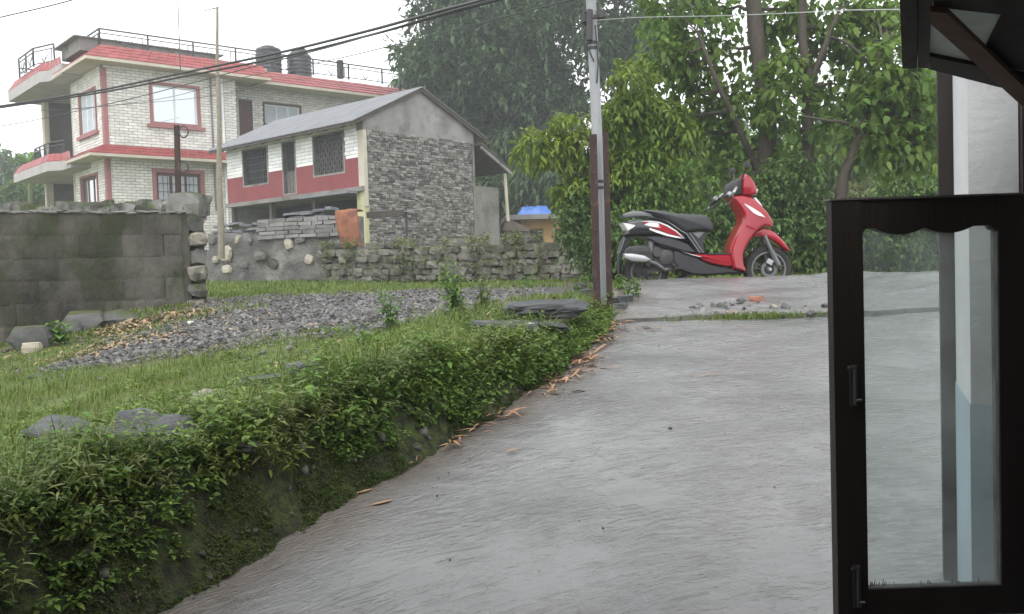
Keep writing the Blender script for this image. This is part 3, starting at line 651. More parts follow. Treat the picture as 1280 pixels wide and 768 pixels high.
# ================================================================== the little ochre house with a tarpaulin
FO = Frame(-.05, 29.6, 1.55, (1, .06))
oh = thing('ochre_house', 'small ochre house with a flat slab roof behind the maize', 'house', FO.o, FO.rot)
M_ochre = mat('ochre_paint', (.45, .28, .13), (.36, .22, .10), 2, .85, .25, .2, 20, c3=(.30, .2, .12), s3=1, f3=(.55, .7))
X = lambda px: (px - 640) / FPX * 29.6 + .05
Zp = lambda py: 1.67 + (338 - (680 - 640) * .0314 - py) / FPX * 29.6 - 1.55
mb = MB(); panels(mb, 'x', 0, .2, X(655), X(712), 0, Zp(275), [(X(665), X(682), Zp(306), Zp(286)), (X(697), X(706), Zp(306), Zp(287))]); mb.obj('wall', M_ochre, oh)
mb = MB(); mb.bb((X(655), .202, 0), (X(655) + .2, 4, Zp(275))); mb.obj('side_wall', M_concd, oh)
mb = MB(); mb.bb((X(634), -.5, Zp(275) + .002), (X(716), 4.2, Zp(269))); mb.obj('roof_slab', M_concd, oh)
for a_, b_ in ((665, 682), (697, 706)):
    window(oh, 'x', 0, X(a_), X(b_), Zp(306), Zp(286.5), M_dkwood, M_dark, .04, ((X(a_) + X(b_)) / 2,))
mb = MB(); mb.prism([(X(630), Zp(289)), (X(634), Zp(278)), (X(640), Zp(277)), (X(661), Zp(288)), (X(661), Zp(291))], -1.3, .0); mb.obj('shed_roof', mat('brown_shed_roof', (.16, .12, .10), (.11, .09, .08), 4, .8, .3), oh)
mb = MB(); mb.bb((X(634), -1.1, 0), (X(660), -.05, Zp(291))); mb.obj('shed', M_concd, oh)
# tarpaulin bundle
tp = FO.w(((X(650) + X(696)) / 2, .4, Zp(269)))
V = []; nx_, ny_ = 34, 14; lw = (X(696) - X(650)) / 2
for i in range(nx_):
    for j in range(ny_):
        u, v = i / (nx_ - 1) * 2 - 1, j / (ny_ - 1) * 2 - 1
        h = max(0, 1 - abs(u) ** 4) * max(0, 1 - v * v) ** .6
        V.append((u * lw, v * .6, h * (.27 + .16 * noise.noise((u * 2.3 + 4, v * 2, 1)) + .09 * noise.noise((u * 5 + v * 3, v * 4, 1))) + .03 * noise.noise((u * 11 + v * 5, v * 7, 2)) * (h > .05) + .015))
I_ = np.arange(nx_ * ny_).reshape(nx_, ny_)
tarp = link('tarpaulin', np_mesh('tarpaulin', np.array(V), np.stack([I_[:-1, :-1], I_[1:, :-1], I_[1:, 1:], I_[:-1, 1:]], -1).reshape(-1, 4), mat('blue_tarpaulin', (.05, .13, .40), (.07, .17, .46), 6, .4, .5, .6, 14, bdist=.05), True), None, tp)
tag(tarp, 'crumpled bright blue tarpaulin lying on the flat roof', 'tarpaulin')
br = thing('branch', 'bare dry branches sticking up behind the blue tarpaulin', 'branch', FO.w((X(672), 1.2, Zp(269))))
mb = MB()
for a_ in ((-.6, .55), (-.45, .9), (.1, .5)): mb.tube([(0, 0, 0), (a_[0] * .5, 0, a_[1] * .55), (a_[0], .1, a_[1])], [.03, .02, .008], 5)
mb.obj('stick', M_dkwood, br)

# ================================================================== walls on the plateau
M_block = mat('mossy_concrete_block', (.03, .028, .022), (.115, .107, .09), 1.9, .8, .3, .9, 34, rnd=.18, c3=(.038, .044, .02), s3=2.3, f3=(.46, .6), bdist=.02, stretch=(1, 1, .55))
M_blockc = mat('wall_mortar_fill', (.10, .095, .082), (.06, .062, .045), 3, .9, .2, .5, 30)
M_rubble = mat('mossy_rubble_stone', (.16, .155, .145), (.10, .098, .09), 6, .85, .3, .4, 30, rnd=.35, moss=(.035, .048, .016), mossamt=.62)
M_drystone = mat('dry_wall_stone', (.20, .19, .17), (.12, .115, .10), 7, .85, .3, .4, 30, rnd=.4, moss=(.055, .065, .02), mossamt=.7)
M_core = mat('wall_core_earth', (.05, .045, .035), (.035, .032, .026), 4, .95, .1)
M_palest = mat('pale_river_stone', (.42, .37, .29), (.33, .3, .26), 6, .7, .3, .2, 30, rnd=.25)
M_slate = mat('wet_dark_slate', (.075, .08, .088), (.125, .13, .14), 5, .38, .5, .5, 22, rnd=.3, wet=.12, stretch=(1, 1, 3))
M_rock = mat('wet_grey_rock', (.06, .063, .066), (.018, .02, .022), 5, .5, .5, .9, 18, rnd=.2, wet=.14, stretch=(1, 1, 3.2), bdist=.03)
M_endst = mat('broken_end_stone', (.27, .24, .195), (.17, .155, .13), 9, .8, .3, .5, 30, rnd=.3, c3=(.09, .09, .07), s3=5, f3=(.5, .6))
def rock_variants(name, m, n=6, rnd=.4, jit=.16, smooth=False):
    out = []
    for k in range(n): b = MB(); b.rock((0, 0, 0), (1, 1, 1), rnd, jit, 0); out.append(b.mesh(name, m, None, smooth, 50))
    return out

# --- near block wall at the left
WA, WB = np.array([-8.6, 8.31]), np.array([-3.70, 11.0]); wd = (WB - WA) / np.hypot(*(WB - WA)); wn = np.array([wd[1], -wd[0]]); WL = float(np.hypot(*(WB - WA))); wrot = math.atan2(wd[1], wd[0])
bw = thing('block_wall', 'dark mossy concrete block wall at the left with level top', 'wall', (*WB, 1.2), wrot)     # local x runs along the wall (negative = left), y = away
mb = MB(); mb.bb((-WL, -.02, -.6), (-.12, .16, 1.25)); mb.obj('wall_core', M_blockc, bw)
blk = []
for k in range(6):
    b = MB(); nx_, nz_ = 10, 7; V = []
    for j in range(nz_ + 1):
        for i in range(nx_ + 1):
            u, v = i / nx_ - .5, j / nz_ - .5; ed = min(.5 - abs(u), (.5 - abs(v)) * .6)
            d = -.5 + .03 * max(0, 1 - ed * 30) + .03 * noise.noise((u * 5 + k * 9, v * 4, k)) + .03 * noise.noise((u * 17 + k, v * 11, 3))
            V.append((u + .012 * noise.noise((v * 6, u, k)), d, v + .02 * noise.noise((u * 5, v, k + 7))))
    I_ = np.arange((nx_ + 1) * (nz_ + 1)).reshape(nz_ + 1, nx_ + 1); F_ = [tuple(q) for q in np.stack([I_[:-1, :-1], I_[:-1, 1:], I_[1:, 1:], I_[1:, :-1]], -1).reshape(-1, 4)]
    bord = list(I_[0, :]) + list(I_[1:, -1]) + list(I_[-1, ::-1][1:]) + list(I_[::-1, 0][1:-1]); n0 = len(V); V += [(V[q][0], .5, V[q][2]) for q in bord]; nb = len(bord)
    F_ += [(bord[i], bord[(i + 1) % nb], n0 + (i + 1) % nb, n0 + i) for i in range(nb)] + [tuple(n0 + i for i in range(nb))]
    b.add(V, F_); blk.append(b.mesh('block', M_block, None, True, 60))
for r_ in range(7):
    zc = 1.265 - .125 - .25 * r_; x = -.2 - (.22 if r_ % 2 else 0)
    while x > -WL + .2:
        l_ = .44; link('block', random.choice(blk), bw, (x - l_ / 2, .07 + random.uniform(-.006, .006), zc), (0, random.uniform(-.006, .006), 0), (l_ - .002, .22, .2495)); x -= l_
    if r_ % 2: link('block', random.choice(blk), bw, (-.31, .07, zc), None, (.2, .215, .246))
for k in range(7):     # exposed stones at the broken end
    link('stone', rock_variants('end_stone', M_endst if k % 2 else M_rubble, 1, .7, .2)[0], bw, (-.07 + random.uniform(-.02, .05), random.uniform(-.02, .09), 1.15 - k * .2), (0, 0, random.uniform(-.3, .3)), (.22, .2, .2 * random.uniform(.8, 1.1)))
for k in range(7):
    link('stone', rock_variants('end_stone', M_rubble, 1, .7, .2)[0], bw, (-.02, .2 + random.uniform(-.02, .05), 1.2 - k * .21), (0, 0, random.uniform(-.3, .3)), (.24, .22, .22))
mb = MB()
for k in range(60):
    x = -WL + k * (WL - .15) / 60 + .03; mb.rock((x, .05, 1.268 + random.uniform(-.008, .012)), (.13, .22, .03), .3, .12, 0)
tag(mb.obj('coping_mortar', mat('pale_cement_ridge', (.20, .20, .185), (.12, .12, .105), 5, .85, .3, .4, 30), bw), kind='stuff')

# --- rubble wall running back from the same corner
RA = P(250, 250, 11.15); RB_ = P(-30, 262, 13.6)
rw = thing('rubble_wall', 'mossy rubble wall rising behind the level block wall', 'wall', (RA[0], RA[1], 1.2), math.atan2(RB_[1] - RA[1], RB_[0] - RA[0]))
RL = math.hypot(RB_[0] - RA[0], RB_[1] - RA[1]); rv = rock_variants('rubble_stone', M_rubble, 8)
mb = MB(); mb.prism([(0.1, -.6), (RL, -.6), (RL, RB_[2] - 1.4), (RL * .4, RB_[2] - 1.35), (0.1, RA[2] - 1.42)], -.12, .12); mb.obj('wall_core', M_core, rw)
for r_ in range(5):
    x = .05
    while x < RL:
        l_ = random.uniform(.2, .4); zt = (RA[2] + (RB_[2] - RA[2]) * min(1, x / RL * 1.1)) - 1.2 - .07 + .03 * math.sin(x * 4)
        link('stone', random.choice(rv), rw, (x + l_ / 2, .0 if r_ == 0 else .1, zt - .03 - r_ * .17 + random.uniform(-.035, .035)), (random.uniform(-.2, .2), random.uniform(-.2, .2), random.uniform(-.2, .2)), (l_, .34 if r_ == 0 else .2, random.uniform(.17, .24))); x += l_ * .92
for k, (x, dz, s) in enumerate(((.18, .06, (.42, .4, .3)), (.6, .05, (.36, .34, .2)))): link('stone', rv[k], rw, (x, 0, RA[2] - 1.2 + dz - .12), (0, 0, .4), s)

# --- old mortared wall further back
OA, OB = P(262, 345, 20), P(447, 330, 18.9)
OL = math.hypot(OB[0] - OA[0], OB[1] - OA[1])
ow = thing('old_wall', 'old grey plastered masonry wall with a few pale stones, below the stone house', 'wall', (OA[0], OA[1], OA[2] - .15), math.atan2(OB[1] - OA[1], OB[0] - OA[0]))
M_oldpl = mat('stained_old_plaster', (.185, .18, .172), (.10, .098, .092), 1.6, .85, .25, .7, 16, c3=(.32, .30, .285), s3=1.0, f3=(.56, .72), bdist=.05)
V = []; nx_, nz_ = 60, 16
for j in range(nz_ + 1):
    for i in range(nx_ + 1):
        u, v = i / nx_ * OL, j / nz_; top = 1.05 + .22 * float(sm(1.0, 2.3, u)) + .05 * noise.noise((u * 3, 1, 1))
        V.append((u, .06 * noise.noise((u * 2.5, v * 3, 1)) + .04 * noise.noise((u * 7, v * 7, 4)), v * top))
I_ = np.arange((nx_ + 1) * (nz_ + 1)).reshape(nz_ + 1, nx_ + 1); F_ = [tuple(q) for q in np.stack([I_[:-1, :-1], I_[:-1, 1:], I_[1:, 1:], I_[1:, :-1]], -1).reshape(-1, 4)]
bord = list(I_[0, :]) + list(I_[1:, -1]) + list(I_[-1, ::-1][1:]) + list(I_[::-1, 0][1:-1]); n0 = len(V); V += [(V[q][0], .35, V[q][2]) for q in bord]; nb = len(bord)
F_ += [(bord[i], bord[(i + 1) % nb], n0 + (i + 1) % nb, n0 + i) for i in range(nb)] + [tuple(n0 + i for i in range(nb))]
mb = MB(); mb.add(V, F_); mb.obj('masonry', M_oldpl, ow, smooth=True, angle=70)
pv = rock_variants('inset_stone', M_palest, 4, .85, .1); rv2 = rock_variants('inset_stone', M_rubble, 4, .8, .1)
for (px, py, w, h, pale) in ((286, 318, .26, .34, 1), (302, 300, .12, .2, 1), (272, 325, .15, .16, 1), (286, 337, .24, .18, 1), (366, 305, .2, .26, 1), (318, 302, .1, .15, 0), (268, 300, .2, .2, 0), (330, 320, .3, .2, 0), (345, 330, .25, .2, 0), (408, 312, .28, .22, 0), (390, 325, .2, .2, 1), (310, 330, .2, .18, 0), (380, 300, .25, .16, 0), (428, 305, .26, .2, 0), (420, 285, .3, .12, 0), (395, 286, .3, .12, 0)):
    x = (px - 262) / 185 * OL; z = 1.67 + (338 + (640 - px) * .0314 - py) / FPX * (20 - (px - 262) / 185 * 1.1) - OA[2] + .15
    link('stone', random.choice(pv if pale else rv2), ow, (x, -.02, z), (0, random.uniform(-.5, .5), 0), (w, .13, h))
mb = MB()
for r_ in range(5):
    x = 1.25 + random.uniform(0, .2)
    while x < OL - .35: l_ = random.uniform(.25, .45); mb.box((x + l_ / 2, -.03, .92 + r_ * .085), (l_ - .02, .14, .075), jit=.008); x += l_
tag(mb.obj('brick', mat('grey_old_brick', (.23, .225, .22), (.16, .155, .15), 4, .85, .3, .3, 30, island=.25), ow), kind='stuff')
# slate slabs and rubbish lying along the top
sv = []
def slate_mesh(k):
    n = random.randint(6, 8); poly = []
    for i in range(n): a = 2 * math.pi * i / n + random.uniform(-.25, .25); r_ = .5 * random.uniform(.75, 1.1); poly.append((r_ * math.cos(a), r_ * math.sin(a)))
    b = MB(); top = [(x * .95 + random.uniform(-.03, .03), y * .95, .5) for x, y in poly]; m_ = len(poly)
    bot = [(x, y, -.5) for x, y in poly]; c = (random.uniform(-.1, .1), 0, .62)
    b.add(top + bot + [c], [(i, (i + 1) % m_, 2 * m_) for i in range(m_)] + [(i, i + m_, (i + 1) % m_ + m_, (i + 1) % m_) for i in range(m_)] + [tuple(m_ + i for i in range(m_))[::-1]])
    return b.mesh('slate_slab', M_slate)
sv = [slate_mesh(k) for k in range(6)]
ot = lambda x: 1.05 + .22 * float(sm(1.0, 2.3, x)) + .05 * noise.noise((x * 3, 1, 1)) + OA[2] - .15
od = np.array([OB[0] - OA[0], OB[1] - OA[1]]) / OL
mb = MB()
GRP_S = 'broken slate slabs heaped on the old plastered wall'
lev = {}
for k in range(26):
    x = .15 + (k % 13) / 12 * (OL - .75) + random.uniform(-.08, .08); layer = k // 13; w = random.uniform(.35, .7); th = random.uniform(.04, .07)
    p = OA[:2] + od * x + np.array([-od[1], od[0]]) * (.15 + random.uniform(-.05, .08)); z = ot(x) + .035 + layer * .085 + (.06 * max(0, math.sin(x * 2.6)) * layer)
    s = link('slate_slab', sv[k % 6], None, (p[0], p[1], z), (random.uniform(-.1, .1), random.uniform(-.12, .12), random.uniform(0, 6)), (w, w * .75, th))
    tag(s, 'grey slate slab lying on top of the old plastered wall', 'stone slab', GRP_S)
# rusty sheet hung over the end of the old wall
V = []; nx_, nz_ = 12, 26
for i in range(nx_):
    for j in range(nz_):
        u, v = i / (nx_ - 1), j / (nz_ - 1); s_ = v * 1.0
        if s_ < .3: y, z = .3 - s_ * 1.2, .02 * math.sin(s_ * 10)
        else: y, z = -.06 - .05 * math.sin((s_ - .3) * 4), -(s_ - .3) * 1.05
        x = u * .55 - .5 + (v * .16 if u > .5 else v * .26 * (1 - u))
        V.append((x + .03 * noise.noise((u * 3, v * 5, 0)), y - .02 - .03 * noise.noise((u * 6, v * 4, 2)), z + .04 + .03 * noise.noise((u * 4, v * 3, 8))))
I_ = np.arange(nx_ * nz_).reshape(nx_, nz_)
q = OA[:2] + od * (OL - .02); ms = link('hanging_sheet', np_mesh('hanging_sheet', np.array(V), np.stack([I_[:-1, :-1], I_[1:, :-1], I_[1:, 1:], I_[:-1, 1:]], -1).reshape(-1, 4), mat('rust_orange_sheet', (.29, .125, .068), (.2, .085, .055), 6, .85, .2, .5, 30, c3=(.16, .07, .05), s3=3, f3=(.5, .6)), True), None, (q[0], q[1], ot(OL) + .06), (0, 0, math.atan2(od[1], od[0])))
mo = ms.modifiers.new('thickness', 'SOLIDIFY'); mo.thickness = .025
tag(ms, 'rust orange sheet hanging over the right end of the old wall', 'sheet')
# iron post with a slanting metal strip
pb = P(509, 304, 18.3)
ip = thing('iron_post', 'thin iron post carrying a slanting metal strip, before the stone gable', 'post', (pb[0], pb[1], pb[2] - .3), .3)
mb = MB(); mb.tube([(0, 0, 0), (0, 0, 1.02)], .025, 6); mb.obj('post', M_blk, ip)
mb = MB(); mb.beam((-.05, 0, .92), (.5, 0, 1.0), .14, .02); mb.obj('metal_strip', mat('dull_metal_strip', (.33, .35, .35), (.25, .26, .26), 3, .5, .5, metal=.3), ip)
mb = MB(); mb.beam((-.78, .02, .86), (-.03, .02, .9), .1, .12); mb.obj('timber_rail', M_dkwood, ip)

# --- low dry-stone wall across the middle
LA, LB = P(404, 350, 18.5), P(752, 346, 15.0)
LL = math.hypot(LB[0] - LA[0], LB[1] - LA[1]); lrot = math.atan2(LB[1] - LA[1], LB[0] - LA[0])
lw_ = thing('dry_stone_wall', 'low mossy dry stone wall along the far side of the gravel', 'wall', (LA[0], LA[1], LA[2] - .1), lrot)
dz_ = (LB[2] - LA[2]) / LL
dv = rock_variants('dry_stone', M_drystone, 10, .35, .15)
mb = MB(); mb.prism([(0, -.3), (LL, -.3 + dz_ * LL), (LL, .5 + dz_ * LL), (0, .58)], .04, .4); mb.obj('wall_core', M_core, lw_)
cnt = 0; z = .06
mbs = MB()
for r_ in range(6):
    x = random.uniform(-.1, .1); hh = random.uniform(.1, .145)
    while x < LL:
        l_ = random.uniform(.14, .34)
        if not (r_ == 5 and noise.noise((x * .9, 3, 3)) < -.05):
            h_ = hh * random.uniform(.8, 1.2)
            link('stone', random.choice(dv), lw_, (x + l_ / 2, .03 + random.uniform(-.05, .05), z + hh / 2 + x * dz_), (random.uniform(-.12, .12), random.uniform(-.12, .12), random.uniform(-.3, .3)), (l_, .26, h_)); cnt += 1
        x += l_ * .97
    z += hh * .95
LOWW = (LA, LB, LL, lrot, z)

# --- boulders at the foot of the block wall
M_boul = mat('grey_foot_boulder', (.11, .112, .108), (.07, .07, .065), 5, .6, .4, .5, 18, rnd=.2, moss=(.05, .06, .02), mossamt=.45)
for (px, py, w, h, lab) in ((38, 428, .36, .28, 'grey boulder at the foot of the block wall, beside a smaller pale stone'), (4, 424, .3, .22, 'mossy boulder at the left edge under the block wall'), (104, 405, .42, .26, 'dark boulder half buried under the block wall behind the leafy plant'), (80, 414, .26, .2, 'dark foot stone of the block wall just left of the leafy plant'), (150, 400, .36, .2, 'flat dark foot stone under the block wall beside the dry husks')):
    p = G(px, py + 8); b = MB(); b.rock((0, 0, 0), (w, w * .7, h), .85, .2, .2); o = b.obj('boulder', M_boul, smooth=True, angle=40); o.location = (p[0], p[1] + .05, p[2] + h * .3); tag(o, lab, 'boulder')
p = G(40, 440); b = MB(); b.rock((0, 0, 0), (.16, .12, .1), .4, .1, .2); o = b.obj('stone', M_palest); o.location = (p[0], p[1], p[2] + .03); tag(o, 'small pale stone lying in front of the grey boulder by the wall', 'stone')

# --- slates and rocks along the edge of the bank
def big_rock(name, px, py, size, rz, lab, cat='rock', tilt=(0, 0), seed=0, sub=3, m=None, dz=.3, plate=0):
    p = G(px, py); bm = bmesh.new(); bmesh.ops.create_cube(bm, size=1)
    bmesh.ops.subdivide_edges(bm, edges=bm.edges, cuts=7, use_grid_fill=True)
    for v in bm.verts:
        c = v.co.copy(); q = c * .5 + c.normalized() * .33; n_ = Vector((seed * 7.1, seed * 3.3, 0))
        q += c.normalized() * (.26 * noise.noise(q * 1.7 + n_) + .10 * noise.noise(q * 5 + n_) + .03 * noise.noise(q * 12 + n_))
        q.z += .035 * round(noise.noise(Vector((q.x * 1.2, q.y * 1.2, seed)) ) * 4) / 2 + .04 * noise.noise((q.x * 2, q.y * 9, seed))
        v.co = Vector((q.x * size[0], q.y * size[1], q.z * size[2]))
    me = bpy.data.meshes.new(name); bm.to_mesh(me); bm.free(); me.materials.append(m or M_rock); me.polygons.foreach_set('use_smooth', [True] * len(me.polygons)); me.set_sharp_from_angle(angle=math.radians(28))
    o = link(name, me, None, (p[0], p[1], p[2] + size[2] * dz), (tilt[0], tilt[1], rz)); tag(o, lab, cat); return o
big_rock('rock', 190, 560, (.25, .24, .14), .3, 'large wet grey rock on the bank, right one of the near pair, husk on top', tilt=(.22, .14), seed=11, dz=.3)
big_rock('rock', 96, 562, (.34, .26, .10), -.1, 'dark layered slab of rock at the bank edge, left one of the near pair', tilt=(.12, .1), seed=2, dz=.45)
big_rock('rock', 268, 510, (.17, .2, .1), .5, 'pale brown stone with a husk, right of the large grey rock', seed=3, m=mat('pale_brown_rock', (.26, .235, .2), (.17, .155, .135), 6, .5, .45, .4, 25))
big_rock('slate_slab', 348, 496, (.34, .22, .05), .15, 'thin flat grey slate among the weeds on the middle of the bank', 'stone slab', seed=4, dz=1.6)
big_rock('slate_slab', 388, 480, (.2, .14, .05), -.2, 'small grey slate lying in the grass above the middle of the bank', 'stone slab', seed=5, dz=1.6)
big_rock('slate_slab', 628, 429, (.36, .2, .06), .0, 'flat grey slate in the weeds, left of the white stone near the poles', 'stone slab', seed=6, dz=1.7, tilt=(.05, .12))
big_rock('rock', 680, 410, (.44, .32, .10), .1, 'broad dark slab of rock at the top of the bank near the poles', seed=7, dz=1.3, tilt=(.05, -.03))
big_rock('slate_slab', 674, 419, (.36, .2, .04), .2, 'thin dark slate under the broad rock slab near the poles', 'stone slab', seed=8, dz=1.6, tilt=(.05, .1))
big_rock('stone', 662, 424, (.085, .07, .05), .2, 'white stone among weeds below the broad dark rock slab', 'stone', seed=9, dz=1.3, m=M_palest)
big_rock('slate_slab', 300, 570, (.12, .1, .05), .2, 'small wet slate half hidden in weeds below the large grey rock', 'stone slab', seed=10, dz=.5)
# rough stones round the foot of the pole and the crest rubble
for k, (px, py, s) in enumerate(((765, 383, .15), (735, 372, .2), (716, 378, .14), (725, 362, .16), (775, 388, .12), (782, 378, .13))):
    p = G(px, py, 6, 12); b = MB(); b.rock((0, 0, 0), (s, s * .8, s * .6), .4, .13); o = b.obj('stone', M_rock, smooth=True, angle=35); o.location = (p[0], p[1], p[2] + s * .15); tag(o, ('rough grey stone right behind the dark steel post', 'largest rough stone, left of the rusty post foot', 'rough stone farthest left of the poles', 'rough stone behind the rusty post among small plants', 'rough stone at the slab corner right of the dark post', 'rough stone farthest right of the poles on the slab shoulder')[k], 'stone', 'rough stones round the foot of the poles')

# ================================================================== the scooter (x forward, z up, -y the side in view)
S_red = mat('red_scooter_paint', (.34, .004, .016), (.30, .004, .014), 3, .28, .5, coat=.6)
S_blk = mat('black_scooter_paint', (.018, .018, .02), None, rough=.3, spec=.5, coat=.4)
S_matt = mat('black_scooter_plastic', (.03, .03, .032), (.04, .04, .042), 6, .6, .4)
S_seat = mat('black_vinyl_seat', (.04, .04, .043), (.05, .05, .053), 8, .5, .4, .1, 120)
S_tyre = mat('tyre_rubber', (.03, .03, .03), (.05, .048, .045), 7, .8, .25, .3, 60)
S_alloy = mat('dark_alloy', (.09, .09, .095), None, rough=.4, spec=.5, metal=.6)
S_silv = mat('silver_metal', (.55, .56, .57), (.45, .46, .47), 6, .35, .5, metal=.55)
S_grey = mat('grey_rail_metal', (.17, .175, .18), None, rough=.45, spec=.5, metal=.4)
S_white = mat('white_decal', (.72, .72, .72), None, rough=.35, spec=.5)
S_clear = mat('clear_lens', (.75, .76, .76), None, rough=.12, spec=.7)
S_rub = mat('engine_casting', (.045, .045, .047), (.075, .074, .072), 9, .55, .4, .3, 30)
def sx(u): return (u - 615) * .0019
def sz(u, v): return (705 - (v + (u - 940) * .0314)) * .0019
def sp(*uv): return [(sx(u), sz(u, v)) for u, v in uv]
ps = P(884, 369.2, 9.3)
st = thing('scooter', 'parked red and black motor scooter standing at the top of the road', 'scooter', ps, .03)
def part(mb, name, m, parent=None, smooth=True, angle=40): return mb.obj(name, m, parent or st, smooth=smooth, angle=angle)
def wheel(cx, cz, R, spokes, name, lean=0):
    b = MB(); w = .045
    prof = [(R - .075, -w * .75), (R - .05, -w * 1.05), (R - .02, -w), (R - .006, -w * .65), (R, -w * .2), (R, w * .2), (R - .006, w * .65), (R - .02, w), (R - .05, w * 1.05), (R - .075, w * .75)]
    b.lathe([(r_, h) for r_, h in prof], (cx, 0, cz), 40); ty = part(b, name, S_matt) if False else None
    root = part(b, 'tyre', S_tyre); root.name = name
    tr_ = MB()
    for k in range(36):
        a = 2 * math.pi * k / 36
        for s_ in (-1, 1): tr_.beam((cx + (R + .001) * math.cos(a), 0, cz + (R + .001) * math.sin(a)), (cx + (R - .004) * math.cos(a + .12), s_ * w * .8, cz + (R - .004) * math.sin(a + .12)), .012, .006)
    part(tr_, 'tread', S_tyre, root, False)
    r_ = MB(); ri = R - .07
    r_.lathe([(ri + .004, -w * .8), (ri - .012, -w * .85), (ri - .02, -w * .5), (ri - .022, w * .5), (ri - .012, w * .85), (ri + .004, w * .8)], (cx, 0, cz), 40)
    r_.lathe([(.0, -.05), (.035, -.05), (.045, -.03), (.045, .03), (.035, .05), (0, .05)], (cx, 0, cz), 20); part(r_, 'rim', S_alloy, root)
    l_ = MB(); l_.lathe([(ri + .006, -w * .86), (ri - .004, -w * .92), (ri - .012, -w * .86)], (cx, 0, cz), 40); part(l_, 'rim_edge', S_grey, root)
    for k in range(spokes):
        a = 2 * math.pi * k / spokes + .35; q = MB()
        for da in (-.16, .16):
            q.beam((cx + .035 * math.cos(a + da * 1.5), -.012, cz + .035 * math.sin(a + da * 1.5)), (cx + (ri - .012) * math.cos(a + da), -.02, cz + (ri - .012) * math.sin(a + da)), .014, .03, (0, 1, 0))
        part(q, 'spoke', S_alloy, root, False)
    return root
FWX, FWZ, FR = sx(942), sz(942, 577), .242
fw_ = wheel(FWX, FWZ, FR, 5, 'front_wheel')
b = MB(); b.lathe([(.05, -.055), (.082, -.055), (.082, -.049), (.05, -.049), (.05, -.055)], (FWX, 0, FWZ), 28); part(b, 'brake_disc', S_grey, fw_)
b = MB(); b.box((FWX + .0, -.07, FWZ + .075), (.06, .03, .05), ry=.5); part(b, 'brake_caliper', S_silv, fw_, False)
RWX, RWZ, RR = sx(288), sz(288, 592), .222
rw_ = wheel(RWX, RWZ, RR, 5, 'rear_wheel')
# front fork
for s_ in (-1, 1):
    b = MB(); b.tube([(sx(918), s_ * .075, sz(918, 400)), (sx(952), s_ * .075, sz(952, 480)), (sx(972), s_ * .075, sz(972, 535))], .02, 10); b.tube([(sx(952), s_ * .075, sz(952, 480)), (sx(988), s_ * .075, sz(988, 556))], .027, 10); part(b, 'fork_leg', S_grey)
b = MB(); b.tube([(FWX, -.09, FWZ), (FWX, .09, FWZ)], .016, 10); part(b, 'axle', S_silv)
b = MB(); b.tube([(sx(905), 0, sz(905, 400)), (sx(800), 0, sz(800, 110))], .03, 10); part(b, 'steering_column', S_matt)
# front fender
b = MB(); b.puff(sp((848, 410), (870, 378), (905, 358), (945, 366), (985, 390), (1025, 432), (1060, 484), (1032, 480), (1000, 452), (962, 425), (920, 408), (880, 405)), .075, .02); part(b, 'front_fender', S_red)
# leg shield and floor in red
shield = sp((733, 197), (765, 190), (800, 188), (845, 196), (882, 218), (908, 245), (938, 280), (962, 318), (974, 345), (958, 356), (922, 350), (890, 362), (858, 392), (830, 428), (806, 470), (794, 505), (796, 545), (812, 596), (770, 588), (735, 578), (728, 560), (722, 500), (732, 455), (752, 408), (772, 370), (797, 325), (792, 290), (772, 255), (748, 222))
b = MB(); b.puff(shield, .17, .03, [.14, .14, .13, .11, .1, .1, .1, .09, .06, .08, .11, .15, .17, .18, .18, .18, .17, .15, .17, .18, .18, .18, .18, .18, .18, .18, .18, .17, .16]); part(b, 'leg_shield', S_red)
b = MB(); b.puff(sp((470, 486), (520, 494), (610, 500), (724, 498), (740, 560), (700, 568), (640, 555), (590, 540), (540, 512)), .155, .02); part(b, 'side_skirt', S_red)
b = MB(); b.puff(sp((466, 484), (520, 497), (575, 512), (560, 516), (520, 506)), .16, .006); part(b, 'skirt_stripe', S_white)
b = MB(); b.puff(sp((425, 478), (470, 490), (540, 514), (600, 545), (660, 562), (735, 575), (806, 595), (790, 602), (700, 604), (600, 612), (520, 606), (455, 585), (420, 540)), .15, .02); part(b, 'underbelly', S_matt)
b = MB(); b.puff(sp((600, 494), (724, 492), (724, 500), (600, 502)), .15, .004); part(b, 'footboard', S_matt)
# white blaze and lamp on the shield
def decal(pts, y, name, m, t=.004):
    q = MB(); q.prism(sp(*pts), -y, -y - t); part(q, name, m, None, False)
    q2 = MB(); q2.prism(sp(*pts), y, y + t); part(q2, name, m, None, False)
decal(((780, 229), (812, 236), (850, 256), (890, 282), (914, 305), (880, 297), (840, 277), (805, 253)), .128, 'shield_flash', S_white)
b = MB(); b.puff(sp((862, 196), (880, 200), (905, 232), (914, 248), (892, 240), (868, 216)), .075, .012); part(b, 'front_lamp', S_clear)
decal(((800, 345), (860, 365), (850, 372), (812, 360)), .181, 'shield_crease', S_red, .002)
